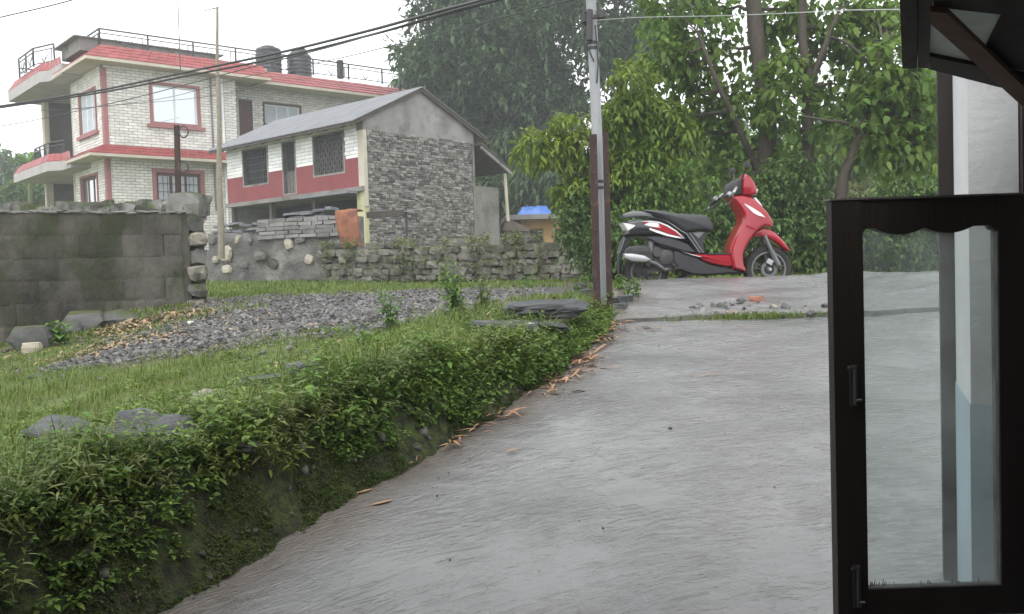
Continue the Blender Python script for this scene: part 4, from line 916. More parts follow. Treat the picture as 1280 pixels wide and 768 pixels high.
# handlebar cowl
b = MB(); b.puff(sp((802, 186), (800, 140), (806, 95), (822, 74), (846, 88), (868, 120), (881, 155), (879, 182), (848, 194)), .115, .03); part(b, 'front_cowl', S_red)
b = MB(); b.puff(sp((724, 192), (723, 150), (735, 126), (768, 108), (800, 96), (803, 186), (770, 190)), .105, .02); part(b, 'rear_cowl', S_matt)
b = MB(); b.lathe([(0, .0), (.07, .0), (.075, .02), (.06, .05)], (0, 0, 0), 20); 
hl = MB(); hl.box((sx(876), 0, sz(876, 168)), (.03, .14, .06), ry=.35); part(hl, 'headlight', S_clear, None, False)
for s_ in (-1, 1):
    b = MB(); b.tube([(sx(770), s_ * .1, sz(770, 150)), (sx(742), s_ * .22, sz(742, 172)), (sx(715), s_ * .29, sz(715, 196))], .014, 8); hb = part(b, 'handlebar', S_silv)
    b = MB(); b.tube([(sx(728), s_ * .25, sz(728, 186)), (sx(700), s_ * .38, sz(700, 214))], .019, 10); part(b, 'grip', S_matt, hb)
    b = MB(); b.tube([(sx(735), s_ * .2, sz(735, 200)), (sx(700), s_ * .3, sz(700, 238)), (sx(668), s_ * .37, sz(668, 254))], .009, 6); part(b, 'brake_lever', S_matt, hb)
    b = MB(); b.box((sx(708), s_ * .27, sz(708, 190)), (.035, .07, .035), ry=.6); part(b, 'switch_housing', S_silv, hb, False)
    b = MB(); b.tube([(sx(790), s_ * .15, sz(790, 115)), (sx(800), s_ * .19, sz(800, 75)), (sx(802), s_ * .25, sz(802, 52))], .009, 6); mi = part(b, 'mirror', S_matt)
    b = MB(); b.rock((sx(803), s_ * .27, sz(803, 42) ), (.045, .11, .07), .7, .02, 0); part(b, 'mirror_head', S_matt, mi)
b = MB(); b.tube([(sx(835), -.1, sz(835, 88)), (sx(868), -.2, sz(868, 72))], .007, 6); part(b, 'cable', S_matt)
# seat
seat = sp((268, 270), (300, 264), (335, 265), (390, 272), (450, 284), (520, 289), (592, 290), (612, 296), (632, 318), (645, 350), (640, 376), (622, 384), (590, 374), (550, 378), (500, 384), (470, 368), (440, 345), (400, 320), (350, 304), (315, 296))
b = MB(); b.puff(seat, .14, .035); part(b, 'seat', S_seat)
b = MB(); b.puff(sp((312, 300), (350, 308), (400, 324), (440, 349), (470, 372), (500, 388), (494, 394), (464, 378), (436, 357), (398, 331), (350, 314), (312, 306)), .128, .006); part(b, 'seat_piping', S_silv)
# grab rail
for s_ in (-1, 1):
    b = MB(); b.puff(sp((163, 292), (195, 280), (232, 274), (280, 276), (312, 284), (320, 300), (300, 303), (250, 300), (200, 304), (175, 308)), .018, .007, yc=s_ * .105); part(b, 'grab_rail', S_grey)
b = MB(); b.puff(sp((163, 292), (180, 286), (190, 302), (176, 308)), .1, .007); part(b, 'grab_rail', S_grey)
b = MB(); b.box((sx(232), 0, sz(232, 268)), (.03, .03, .02)); part(b, 'grab_rail_stud', S_grey, None, False)
# tail panels
tail = sp((164, 338), (200, 322), (250, 312), (310, 312), (360, 322), (410, 342), (452, 372), (490, 400), (512, 432), (500, 440), (460, 424), (400, 408), (330, 400), (262, 404), (200, 410), (178, 396), (184, 376))
b = MB(); b.puff(tail, .155, .035); part(b, 'tail_panel', S_blk)
b = MB(); b.puff(sp((262, 408), (330, 400), (400, 406), (460, 424), (505, 444), (545, 492), (500, 488), (440, 478), (390, 462), (340, 448), (300, 428)), .15, .02); part(b, 'side_panel', mat('dark_grey_scooter_paint', (.05, .05, .056), None, rough=.3, spec=.5, coat=.4))
b = MB(); b.puff(sp((162, 334), (200, 338), (232, 346), (222, 362), (188, 380), (176, 364)), .157, .01); part(b, 'tail_light', S_clear)
decal(((262, 334), (300, 330), (346, 334), (392, 352), (436, 378), (476, 414), (450, 404), (402, 392), (352, 374), (312, 358)), .1555, 'tail_flash', S_red, .003)
decal(((300, 333), (346, 337), (352, 347), (344, 352), (362, 360), (330, 358), (290, 352), (272, 346)), .1588, 'tail_flash', S_white, .002)
decal(((250, 330), (300, 326), (350, 330), (396, 348), (440, 376), (484, 418), (476, 414), (436, 380), (392, 354), (346, 335), (300, 331)), .1588, 'tail_pinstripe', S_white, .002)
decal(((300, 362), (352, 378), (402, 396), (450, 407), (476, 416), (440, 414), (390, 404), (340, 388), (300, 372)), .1588, 'tail_pinstripe', S_white, .002)
# under-seat panel with chrome lines
b = MB(); b.puff(sp((490, 386), (600, 378), (612, 392), (590, 430), (596, 494), (545, 494), (520, 440)), .125, .015); part(b, 'under_seat_panel', S_matt)
for (a_, c_) in (((492, 388), (566, 492)), ((512, 388), (582, 492))):
    b = MB(); b.beam((sx(a_[0]), -.142, sz(*a_)), (sx(c_[0]), -.142, sz(*c_)), .012, .008, (0, 1, 0)); part(b, 'trim_line', S_grey, None, False)
b = MB(); b.puff(sp((525, 386), (592, 382), (560, 420)), .135, .006); part(b, 'under_seat_panel', S_grey)
# engine, swing arm, silencer
b = MB(); b.puff(sp((292, 456), (340, 446), (400, 462), (452, 480), (470, 530), (450, 575), (400, 590), (345, 575), (305, 545)), .09, .03, yc=-.01); en = part(b, 'engine', S_rub)
for (u, v, r_) in ((392, 515, .075), (440, 545, .045), (340, 490, .05)):
    b = MB(); b.lathe([(0, -.13), (r_ * .8, -.13), (r_, -.12), (r_, -.08)], (sx(u), 0, sz(u, v)), 22); part(b, 'engine_cover', S_rub, en)
for k in range(6): b = MB(); b.box((sx(330 + k * 9), -.1, sz(330 + k * 9, 560)), (.006, .05, .06)); part(b, 'cooling_fin', S_rub, en, False)
b = MB(); b.tube([(sx(425), -.11, sz(425, 432)), (sx(398), -.11, sz(398, 462)), (sx(360), -.12, sz(360, 452))], .017, 8); part(b, 'kick_start_lever', S_matt)
b = MB(); b.beam((sx(450), -.07, sz(450, 560)), (RWX, -.07, RWZ), .05, .04); b.beam((sx(330), .08, sz(330, 420)), (RWX, .08, RWZ), .045, .04); part(b, 'swing_arm', S_rub)
b = MB(); b.tube([(sx(318), -.09, sz(318, 410)), (sx(296), -.1, sz(296, 560))], [.028, .024], 10); part(b, 'shock_absorber', S_grey)
muf = sp((160, 500), (172, 470), (200, 456), (260, 454), (296, 462), (302, 490), (300, 522), (270, 540), (200, 534), (164, 518))
b = MB(); b.puff(muf, .055, .02, yc=-.17); mu = part(b, 'silencer', S_matt)
b = MB(); b.puff(sp((158, 496), (200, 494), (262, 504), (300, 526), (270, 543), (200, 537), (162, 520)), .058, .012, yc=-.172); part(b, 'heat_shield', S_silv, mu)
b = MB(); b.puff(sp((196, 466), (280, 464), (286, 490), (200, 486)), .057, .006, yc=-.172); part(b, 'silencer_cap', S_rub, mu)
b = MB(); b.tube([(sx(286), -.16, sz(286, 535)), (sx(330), -.13, sz(330, 548)), (sx(380), -.1, sz(380, 580)), (sx(440), -.06, sz(440, 572))], .02, 8); part(b, 'exhaust_pipe', S_grey)
# rear mudguard and plate
b = MB(); b.puff(sp((176, 404), (206, 408), (214, 430), (180, 470), (160, 520), (150, 600), (178, 622), (160, 628), (140, 600), (142, 500), (158, 440)), .07, .01); part(b, 'rear_mudguard', S_matt)
b = MB(); b.beam((sx(176), 0, sz(176, 415)), (sx(146), 0, sz(146, 492)), .2, .006, (1, 0, .4)); part(b, 'number_plate', S_grey, None, False)
b = MB(); b.puff(sp((205, 560), (240, 545), (300, 560), (330, 610), (300, 630), (240, 620)), .055, .01, yc=.03); part(b, 'gearbox', S_rub)
# stands
b = MB(); b.tube([(sx(560), -.08, sz(560, 600)), (sx(600), -.12, sz(600, 615)), (sx(632), -.17, sz(632, 656)), (sx(636), -.21, .006)], .012, 6); part(b, 'side_stand', S_matt)
b = MB(); b.tube([(sx(520), -.1, sz(520, 605)), (sx(440), -.11, sz(440, 640)), (sx(380), -.12, sz(380, 655))], .013, 6); b.tube([(sx(520), .1, sz(520, 605)), (sx(440), .11, sz(440, 640)), (sx(380), .12, sz(380, 655))], .013, 6); part(b, 'centre_stand', S_matt)
b = MB(); b.box((sx(450), -.15, sz(450, 570)), (.09, .07, .02)); part(b, 'passenger_footrest', S_matt, None, False)

# ================================================================== poles, posts and wires
M_pole = mat('galvanised_pole', (.30, .31, .32), (.22, .225, .23), 3, .55, .45, .2, 40, stretch=(1, 1, .3), metal=.1, c3=(.15, .13, .11), s3=5, f3=(.58, .7))
M_rust = mat('rusty_steel', (.052, .030, .024), (.036, .024, .021), 6, .75, .3, .4, 50, c3=(.10, .06, .045), s3=9, f3=(.55, .65))
M_bamboo = mat('grey_bamboo_pole', (.26, .22, .17), (.19, .165, .13), 8, .7, .3, .2, 40)
M_wire = mat('black_cable', (.02, .02, .022), None, rough=.5)
M_wirep = mat('pale_cable', (.34, .34, .33), None, rough=.5)
pb = P(756, 392, 7.35); pt = P(737, -40, 7.35); d_ = (pt - pb) / (pt[2] - pb[2]); PTOP = pb + d_ * 5.2
pz = tz(pb[0], pb[1])
up = thing('utility_pole', 'leaning grey steel utility pole standing between two rusty posts', 'pole', (pb[0], pb[1], pb[2]))
mb = MB(); n = 12; mb.tube([pb + d_ * (-.35 + 5.55 * k / n) for k in range(n + 1)], [.046 - .012 * k / n for k in range(n + 1)], 14); mb.obj('pole', M_pole, up, pb, True)
mb = MB()
for z in (1.0, 1.05, 2.1, 2.14): c = pb + d_ * z; mb.lathe([(.043, -.012), (.048, -.01), (.048, .01), (.043, .012)], (c[0] , c[1], c[2]), 14, 'z')
mb.obj('strap', M_blk, up, pb)
mb = MB(); c = pb + d_ * 2.27
for k in range(9): a = k * .8; mb.tube([(c[0] + .055 * math.cos(a + j * .5), c[1] + .055 * math.sin(a + j * .5), c[2] + .012 * k + .004 * j) for j in range(7)], .008, 5)
mb.beam((c[0] - .09, c[1], c[2] + .06), (c[0] + .1, c[1], c[2] + .1), .05, .06); mb.beam((c[0] - .03, c[1] - .06, c[2] - .12), (c[0] - .02, c[1] - .05, c[2] + .12), .035); mb.obj('cable_clamp', M_blk, up, pb)
mb = MB(); mb.tube([c + (.02, -.05, 0), c + (.035, -.05, -.3), c + (.02, -.046, -.45)], .006, 5); mb.tube([c + (-.04, -.04, .0), c + (-.05, -.04, -.16), c + (.0, -.05, -.28)], .006, 5); mb.obj('loose_cable', M_wire, up, pb)
mb = MB(); mb.box((0, 0, -.02), (.3, .26, .2), jit=.03); mb.obj('footing', M_concd, up)
def lean_post(px0, py0, px1, py1, d, w, lab, flip):
    a, b_ = P(px0, py0, d), P(px1, py1, d); a = a.copy()
    t = thing('steel_post', lab, 'post', (a[0], a[1], tz(a[0], a[1]) - .05), 0, 'rusty steel posts flanking the utility pole')
    mb = MB(); e = a - (b_ - a) * .12; th = .007
    # a channel: web and two flanges
    mb.beam(e, b_, w, th, (0, 1, 0)); o = t.location
    sd_ = np.array([1, 0, 0.])
    for s_ in (-1, 1): mb.beam(e + sd_ * s_ * (w / 2 - th / 2) + (0, flip * .021, 0), b_ + sd_ * s_ * (w / 2 - th / 2) + (0, flip * .021, 0), th, .036, (0, 1, 0))
    mb.obj('channel', M_rust, t, o)
    hb = MB()
    for f in (.2, .5, .8): c = e + (b_ - e) * f; hb.tube([c + (0, -.008 * flip - .004, 0), c + (0, .008, 0)], .009, 8)
    hb.obj('bolt', M_blk, t, o)
lean_post(746.5, 380, 741.5, 168, 7.15, .056, 'rusty brown steel post, left of the utility pole', 1)
lean_post(762.5, 388, 757, 165, 7.2, .042, 'dark rusty steel post, right of the utility pole', 1)
def sag(a, b_, s_, n=24): a, b_ = np.array(a), np.array(b_); return [tuple(a + (b_ - a) * t - np.array([0, 0, 4 * s_ * t * (1 - t)])) for t in np.linspace(0, 1, n)]
def wire(pts, r_, lab, m=None, group=None):
    mb = MB(); mb.tube(pts, r_, 5); o = mb.obj('cable', m or M_wire); tag(o, lab, 'cable', group); return o
def through(pix, depths, n=30):      # a hanging wire through surveyed points
    Q = [P(px, py, d) for (px, py), d in zip(pix, depths)]; out = []
    for i in range(len(Q) - 1):
        p0, p1, p2, p3 = Q[max(i - 1, 0)], Q[i], Q[i + 1], Q[min(i + 2, len(Q) - 1)]
        for k in range(10): t = k / 10; out.append(tuple(.5 * (2 * p1 + (p2 - p0) * t + (2 * p0 - 5 * p1 + 4 * p2 - p3) * t * t + (3 * p1 - p0 - 3 * p2 + p3) * t ** 3)))
    return out + [tuple(Q[-1])]
wire(through(((-60, 142), (0, 133), (120, 114), (235, 90), (350, 66), (460, 39), (550, 14), (620, -5), (739, -48)), (21, 20, 18.2, 16.4, 14.5, 12.5, 10.7, 9.3, 7.3)), .021, 'thick black cable sagging across the sky to the pole, upper of the heavy pair')
wire(through(((-60, 144), (0, 135), (120, 117), (235, 95), (350, 72), (460, 45), (550, 20), (635, -4), (739, -40)), (21, 20, 18.2, 16.4, 14.5, 12.5, 10.7, 9.3, 7.3)), .018, 'thick black cable sagging across the sky to the pole, lower of the heavy pair')
wire(through(((-60, 167), (0, 158), (60, 147), (170, 122), (300, 88), (420, 57), (530, 24), (620, -2), (739, -44)), (24, 23, 22, 19, 16, 13, 10.7, 9.3, 7.3)), .009, 'thin cable hanging close under the heavy pair of cables')
wire(through(((90, 137), (200, 124), (300, 98), (420, 74), (550, 42), (660, 14), (738, -6)), (27, 23, 19, 15, 11, 8.7, 7.3)), .007, 'thin cable running from the brick house to the pole top')
wire(through(((-60, 36), (0, 22), (91, 0), (180, -30)), (9, 9, 9, 9)), .006, 'dark thin cable crossing the top left corner of the sky')
wire(through(((-60, 80), (0, 62), (80, 34), (152, 0), (230, -40)), (11, 11, 11, 11, 11)), .0028, 'faint thin wire below the one in the top left corner', M_wirep)
wire(through(((-40, 140), (60, 138), (140, 132), (250, 122), (330, 108)), (26, 26, 27, 29, 31)), .007, 'thin wire stretched along the upper front of the brick house')
wire(through(((739, 26), (800, 22), (900, 20), (1000, 16), (1062, 13), (1140, 12), (1200, 10)), (7.3, 6.8, 6, 5.2, 4.4, 3.4, 2.7)), .0026, 'pale wire running from the pole to the porch on the right', M_wirep)
# the long bamboo antenna pole
a_, b_ = P(275, 288, 19.2), P(271, 10, 19.2)
bp_ = thing('antenna_pole', 'tall thin bamboo antenna pole in front of the brick house', 'pole', a_ - (0, 0, .5))
mb = MB(); n = 14; mb.tube([a_ - (0, 0, .6) + (b_ - a_ + (0, 0, .6)) * k / n + np.array([.012 * math.sin(k), 0, 0]) for k in range(n + 1)], [.075 - .05 * k / n for k in range(n + 1)], 8); mb.obj('pole', M_bamboo, bp_, a_ - (0, 0, .5), True)
mb = MB(); mb.tube([b_ + (-.1, 0, -.02), b_ + (.04, 0, .01)], .012, 5); mb.tube([b_ + (-.1, 0, -.02), b_ + (-.3, 0, -.06)], .008, 5); mb.obj('antenna_arm', M_blk, bp_, a_ - (0, 0, .5))
# thin rod on the roof
r_ = thing('lightning_rod', 'hair thin rod rising from the brick house roof eave', 'rod', P(225, 78, 31.5)); o_ = P(225, 78, 31.5)
mb = MB(); mb.tube([o_ - (0, 0, .4), P(222, -10, 31.5)], .016, 5); mb.obj('rod', M_blk, r_, o_)
# gate post with rings behind the block wall
a_, b_ = P(222, 262, 12.6), P(221, 157, 12.6)
gp = thing('ring_post', 'dark steel post with two iron rings behind the block wall', 'post', a_ - (0, 0, .4))
mb = MB(); mb.beam(a_ - (0, 0, .6), b_, .062, .062); mb.obj('post', M_rust, gp, a_ - (0, 0, .4))
for py in (165, 209):
    c = P(229.5, py, 12.55); mb = MB(); mb.tube([(c[0] + .062 * math.cos(t), c[1], c[2] + .075 * math.sin(t)) for t in np.linspace(0, 2 * math.pi, 21)], .009, 6, False); mb.obj('ring', M_blk, gp, a_ - (0, 0, .4))

# ================================================================== the open casement window
M_case = mat('dark_window_timber', (.018, .014, .012), (.026, .02, .016), 5, .55, .35, .3, 26, stretch=(1, 1, .12), wet=.08)
M_caseg = glass_mat('casement_glass', (.94, .97, .96), .9, .15)
cw0 = P(1052, 768, 2.35); cwz1 = P(1040, 252, 2.35)[2]; cwx = cw0[0]; cwz0 = cw0[2] - .005; wx1 = P(1288, 500, 2.35)[0]
Wd, Ht = wx1 - cwx + .015, cwz1 - cwz0
cs = thing('casement_window', 'open dark timber casement window with scalloped top rail at the right', 'window', (cwx - .015, 2.35, cwz0), .0)
sw, rw2 = .078, .078
mb = MB(); mb.bb((0, -.02, 0), (sw, .02, Ht)); mb.obj('stile', M_case, cs)
mb = MB(); mb.bb((Wd - sw - .01, -.02, 0), (Wd, .02, Ht)); mb.obj('stile', M_case, cs)
mb = MB(); mb.bb((sw, -.018, .0), (Wd - sw - .01, .018, rw2 * .95)); mb.obj('bottom_rail', M_case, cs)
x0, x1 = sw, Wd - sw - .01; poly = [(x0, Ht - .001), (x0, Ht - .082)]
for k in range(41):
    t = k / 40; x = x0 + (x1 - x0) * t
    z = Ht - .078 - .018 * abs(math.sin(t * math.pi * 2.4 + .25)) ** 1.3 if .02 < t < .98 else Ht - .08
    u = t; s_ = math.sin(math.pi * ((u - .1) / .36)) if .1 < u < .46 else (math.sin(math.pi * ((u - .46) / .36)) if .46 < u < .82 else 0)
    z = Ht - .073 - .017 * max(0, s_) ** .8 - (.012 * (1 if u < .02 or u > .95 else 0)); poly.append((x, z))
poly += [(x1, Ht - .001)]
mb = MB(); mb.prism(poly, -.017, .017); mb.obj('top_rail', M_case, cs)
mb = MB(); mb.bb((-.004, -.022, Ht + .001), (Wd, .022, Ht + .006)); mb.obj('rail_highlight', mat('painted_edge_highlight', (.16, .15, .14), (.1, .09, .085), 20, .6), cs)  # pale strip paints the highlight along the top edge
mb = MB(); mb.bb((x0 - .008, -.002, rw2 * .9), (x1 + .008, .002, Ht - .07)); mb.obj('glass_pane', M_caseg, cs)
M_putty = mat('old_putty', (.2, .2, .19), (.12, .12, .115), 18, .8)
mb = MB(); mb.bb((x0, -.0195, rw2 * .95), (x1, -.006, rw2 * .95 + .004)); mb.bb((x1 - .004, -.0193, rw2 * .95 + .005), (x1, -.006, Ht - .09)); mb.obj('putty', M_putty, cs)
def bolt(zc, h):
    b = MB(); b.bb((.038, -.026, zc - h / 2), (.058, -.0202, zc + h / 2)); hd = b.obj('bolt_plate', M_blk, cs)
    b = MB(); b.tube([(.048, -.032, zc - h * .45), (.048, -.032, zc + h * .5)], .0045, 8); b.tube([(.048, -.032, zc + h * .45), (.03, -.036, zc + h * .46)], .004, 6); b.tube([(.048, -.033, zc - h * .35), (.062, -.04, zc - h * .33)], .004, 6); b.obj('bolt_rod', M_steel, hd)
M_steel = mat('worn_steel', (.08, .078, .075), (.05, .048, .045), 10, .5, .5, metal=.3)
bolt(cwz1 - cwz0 - .47, .105); bolt(.085, .11)
for z in (.2, Ht - .2): b = MB(); b.bb((Wd, -.01, z - .05), (Wd + .012, .01, z + .05)); b.obj('hinge', M_blk, cs)
for k, x in enumerate((.02, .032, .045, .27, .285, .3)): pass
b = MB()
for k in range(26):
    x = x0 + random.uniform(.004, .05) if k < 12 else random.uniform(x0, x1); b.beam((x, -.0035, rw2 * .95 + .004), (x + random.uniform(-.004, .004), -.0035, rw2 * .95 + random.uniform(.006, .02)), .0025, .001)
b.obj('dirt_flecks', M_blk, cs)

# ================================================================== the porch: wall pier, post, window jamb, awning
M_wallw = mat('white_limewash', (.62, .63, .63), (.53, .54, .54), 2.5, .8, .3, .25, 30, c3=(.5, .5, .48), s3=1.4, f3=(.58, .75))
M_teal = mat('blue_grey_dado_paint', (.38, .48, .53), (.33, .43, .48), 3, .7, .35, .2, 30)
fx = Frame(1.295, 2.60, 0, (.93, -.37)); pr = thing('porch_pier', 'white wall pier with a blue grey painted base beyond the open window', 'pier', (1.295, 2.60, .25), fx.rot)
zt_ = 1.25 - .25
mb = MB(); mb.bb((0, 0, zt_ + .0), (.125, .52, 2.45)); mb.obj('pier_shaft', M_wallw, pr)
mb = MB(); mb.bb((-.003, -.003, 0), (.128, .521, zt_ - .001)); mb.obj('pier_dado', M_teal, pr)
dp = thing('porch_post', 'black timber post standing behind the white pier', 'post', (*fx.w((-.045, .56, 0))[:2], .3), fx.rot)
mb = MB(); mb.bb((0, -.03, 0), (.075, .03, 2.4)); mb.obj('post', M_case, dp)
hw = thing('interior_dark_boards', 'dark timber boards standing for the dark interior at the right edge beside the pier', 'wall', (*fx.w((.1285, -.05, 0))[:2], .3), fx.rot)  # dark boards added to fill the dark interior opening
mb = MB(); mb.bb((0, 0, 0.0), (.05, .08, 2.5)); mb.obj('jamb', M_case, hw)
for k in range(9): mb = MB(); mb.bb((.052 + k * .16, .01, 0), (.052 + k * .16 + .156, .05, 2.5)); mb.obj('plank', M_dkwood, hw)
# awning over the window
A_ = P(1128, 84, 2.25); B_ = P(1122, -60, 1.62); C_ = P(1310, 126, 2.45); nrm = np.cross(B_ - A_, C_ - A_); nrm /= np.linalg.norm(nrm)
if nrm[2] < 0: nrm = -nrm
def PL(px, py, off=0):
    v = ray(px, py); return EYE + v * (((A_ - EYE) @ nrm) / (v @ nrm)) + nrm * off
aw = thing('awning', 'dark timber awning with a cloudy sheet and a brown diagonal strut', 'awning', A_)
M_awn = mat('weathered_awning_timber', (.05, .043, .038), (.033, .028, .026), 5, .7, .3, .4, 30, stretch=(1, .4, 1))
M_strut = mat('brown_strut_timber', (.13, .065, .04), (.09, .045, .03), 7, .65, .3, .3, 30)
M_sheet = mat('cloudy_plastic_sheet', (.38, .40, .38), (.30, .32, .30), 6, .4, .4, .1, 40, trans=.55)
def quadbeam(pix, t0, t1, name, m):
    mb = MB(); a = [PL(*q, t0) for q in pix]; c = [PL(*q, t0) + nrm * (t1 - t0) for q in pix]; n = len(pix)
    mb.add(a + c, [tuple(range(n)), tuple(range(n, 2 * n))[::-1]] + [(i, i + n, (i + 1) % n + n, (i + 1) % n) for i in range(n)]); return mb.obj(name, m, aw, A_)
quadbeam(((1128, 86), (1122, -60), (1146, -60), (1146, 86)), 0, .05, 'side_board', M_awn)
quadbeam(((1147, 87), (1147, -60), (1167, -60), (1161, 88)), .004, .054, 'side_board', M_dkwood)
quadbeam(((1161.5, 88), (1161.5, 72), (1310, 102), (1310, 126)), .002, .05, 'lower_board', M_awn)
quadbeam(((1167, 11), (1167, -60), (1330, -60), (1330, 30)), .0035, .05, 'upper_board', M_awn)
quadbeam(((1255, 17), (1330, 31), (1330, 100), (1222, 82)), .006, .056, 'rafter', M_awn)
quadbeam(((1150, 86), (1150, -50), (1330, -50), (1330, 118)), .012, .016, 'plastic_sheet', M_sheet)
quadbeam(((1164, 22), (1164, 6), (1184, 8), (1330, 150), (1330, 174)), -.014, -.002, 'strut', M_strut)

# the porch the view is taken from: plank roof overhead, timber wall behind, out of view and widened to shade the pier
po = thing('porch', 'unseen dark plank porch roof and back wall round the viewpoint, widened for shade', 'porch', (-.2, -2.6, 0))
mb = MB(); mb.bb((-7, 0, -1.6), (6.5, .08, 2.4)); mb.obj('back_wall', M_dkwood, po)
mb = MB(); mb.bb((6.42, .082, -1.6), (6.5, 3.4, 2.4)); mb.obj('side_wall', M_dkwood, po)
for k in range(45): mb = MB(); mb.bb((-7 + k * .3, -.1, 2.405), (-7 + k * .3 + .292, 4.3, 2.43 + .004 * (k % 3))); mb.obj('plank', M_dkwood, po)
for x in (-6.5, -3.2, .4, 3.2, 6.3): mb = MB(); mb.beam((x, .1, 2.35), (x, 4.2, 2.35), .08, .1); mb.obj('beam', M_dkwood, po)
for k in range(17): mb = MB(); mb.bb((1.52 + k * .3, 4.305, 2.405), (1.52 + k * .3 + .292, 5.12, 2.43 + .004 * (k % 3))); mb.obj('plank', M_dkwood, po)  # extra roof boards on the right, added to shade the pier front

# ================================================================== vegetation
def unit(v): return v / np.maximum(np.linalg.norm(v, axis=-1, keepdims=True), 1e-9)
def leaf_arrays(pos, dirv, nor, Ln, Wd_, droop=.25):
    """folded, bent leaves: 5 points, 4 triangles each"""
    d = unit(dirv); s = unit(np.cross(d, nor)); n = np.cross(s, d); Ln = np.asarray(Ln)[:, None]; Wd_ = np.asarray(Wd_)[:, None]
    B = pos; M = pos + d * Ln * .5 - n * Ln * .02; Lf = pos + d * Ln * .42 + s * Wd_ * .5 + n * Wd_ * .14; R = pos + d * Ln * .42 - s * Wd_ * .5 + n * Wd_ * .14
    T = pos + d * Ln - n * Ln * droop * .6 - np.array([0, 0, 1.]) * Ln * droop * .4
    V = np.stack([B, Lf, R, M, T], 1).reshape(-1, 3); k = np.arange(len(pos))[:, None, None] * 5
    F = (np.array([[0, 3, 1], [0, 2, 3], [1, 3, 4], [3, 2, 4]])[None] + k).reshape(-1, 3)
    return V, F
def leaf_arrays_fine(pos, dirv, nor, Ln, Wd_, droop=.25):
    """rounder leaves for what stands near: 8 points, 8 triangles each"""
    d = unit(dirv); s = unit(np.cross(d, nor)); n = np.cross(s, d); Ln = np.asarray(Ln)[:, None]; Wd_ = np.asarray(Wd_)[:, None]
    def at(t, w, lift): return pos + d * Ln * t + s * Wd_ * w + n * Wd_ * lift - (n * .6 + UP * .4) * Ln * droop * t * t
    V = np.stack([at(0, 0, 0), at(.24, .42, .1), at(.62, .40, .12), at(1, 0, 0), at(.62, -.40, .12), at(.24, -.42, .1), at(.26, 0, 0), at(.64, 0, 0)], 1).reshape(-1, 3)
    k = np.arange(len(pos))[:, None, None] * 8
    return V, (np.array([[0, 6, 1], [0, 5, 6], [1, 6, 7], [1, 7, 2], [6, 5, 4], [6, 4, 7], [2, 7, 3], [7, 4, 3]])[None] + k).reshape(-1, 3)
def leaf_mesh(name, m, pos, dirv, nor, Ln, Wd_, droop=.25, off=None, fine=False):
    V, F = (leaf_arrays_fine if fine else leaf_arrays)(pos, dirv, nor, Ln, Wd_, droop)
    if off is not None: V = V - np.asarray(off)
    return np_mesh(name, V, F, m)
def rdir(n): return unit(RNG.normal(size=(n, 3)))
UP = np.array([0, 0, 1.])
def foliage(name, c, c2, trans=.25, island=.32, rough=.5): return mat(name, c, c2, .7, rough, .35, island=island, trans=trans, detail=3, lo=.3, hi=.7)
V_far = foliage('hazy_tree_leaf', (.045, .09, .036), (.08, .135, .048), .3); V_dark = foliage('dark_tree_leaf', (.035, .07, .028), (.06, .105, .036))
V_yel = foliage('yellow_green_leaf', (.11, .19, .02), (.19, .25, .032), .4); V_big = foliage('broad_green_leaf', (.09, .175, .03), (.165, .245, .045), .55)
V_hedge = foliage('hedge_leaf', (.05, .105, .024), (.095, .155, .034), .3); V_bush = foliage('bright_bush_leaf', (.085, .17, .025), (.12, .2, .035), .3)
V_weed = foliage('weed_leaf', (.095, .17, .03), (.15, .23, .042), .35, .45); V_weed2 = foliage('pale_weed_leaf', (.13, .17, .05), (.17, .19, .07), .3, .3)
V_weed3 = foliage('yellow_weed_leaf', (.12, .175, .03), (.17, .21, .045), .35, .45); V_grass = foliage('grass_blade', (.10, .16, .028), (.165, .21, .045), .35, .35); V_moss = foliage('moss_leaf', (.045, .075, .014), (.075, .10, .02), .3, .5); V_dry = mat('dry_husk', (.24, .165, .095), (.34, .25, .155), 9, .7, .3, island=.4)
V_orange = mat('orange_wet_husk', (.27, .135, .075), (.34, .215, .135), 9, .55, .4, island=.35)
V_bark = mat('dark_wet_bark', (.045, .036, .028), (.075, .062, .048), 9, .75, .3, .7, 20, stretch=(1, 1, .3), c3=(.06, .07, .035), s3=3, f3=(.55, .7))
def crown_mesh(name, m, clumps, twigs, k, Ln, Wd_, droop, off, spread=.5, inner=.5, fine=False):
    c = np.array([q[0] for q in clumps]); r = np.array([q[1] for q in clumps], float)
    if r.ndim == 1: r = np.stack([r, r, r * .8], 1)
    w = r.prod(1) ** .667; idx = RNG.choice(len(c), twigs, p=w / w.sum())
    d = rdir(twigs); rad = inner + (1 - inner) * RNG.random(twigs) ** .6
    tw = c[idx] + d * r[idx] * rad[:, None]
    out = unit(d * .7 + rdir(twigs) * .7 + UP * .05); outk = np.repeat(out, k, 0)
    t = np.tile(np.linspace(0, 1, k), twigs)[:, None]; n = twigs * k
    ss = spread * RNG.uniform(.7, 1.3, n)[:, None]
    pos = np.repeat(tw, k, 0) + outk * t * ss - UP * (t ** 1.6) * ss * droop * 1.1
    ld = unit(outk * .55 + rdir(n) * .8 - UP * droop * (.4 + t)); nor = unit(UP * 1.0 + rdir(n) * .55)
    return leaf_mesh(name, m, pos, ld, nor, Ln * RNG.uniform(.65, 1.25, n), Wd_ * RNG.uniform(.7, 1.2, n), .25 + droop * .3, off, fine)
def wpath(a, b, w, n=8):
    a, b = np.array(a, float), np.array(b, float); ph = random.uniform(0, 9)
    return [a + (b - a) * t + w * math.sin(math.pi * min(1, 2 * t) / 2 + 0) * np.array([noise.noise((t * 3, ph, 1)), noise.noise((t * 3, ph, 5)), .4 * noise.noise((t * 3, ph, 9))]) for t in np.linspace(0, 1, n)]
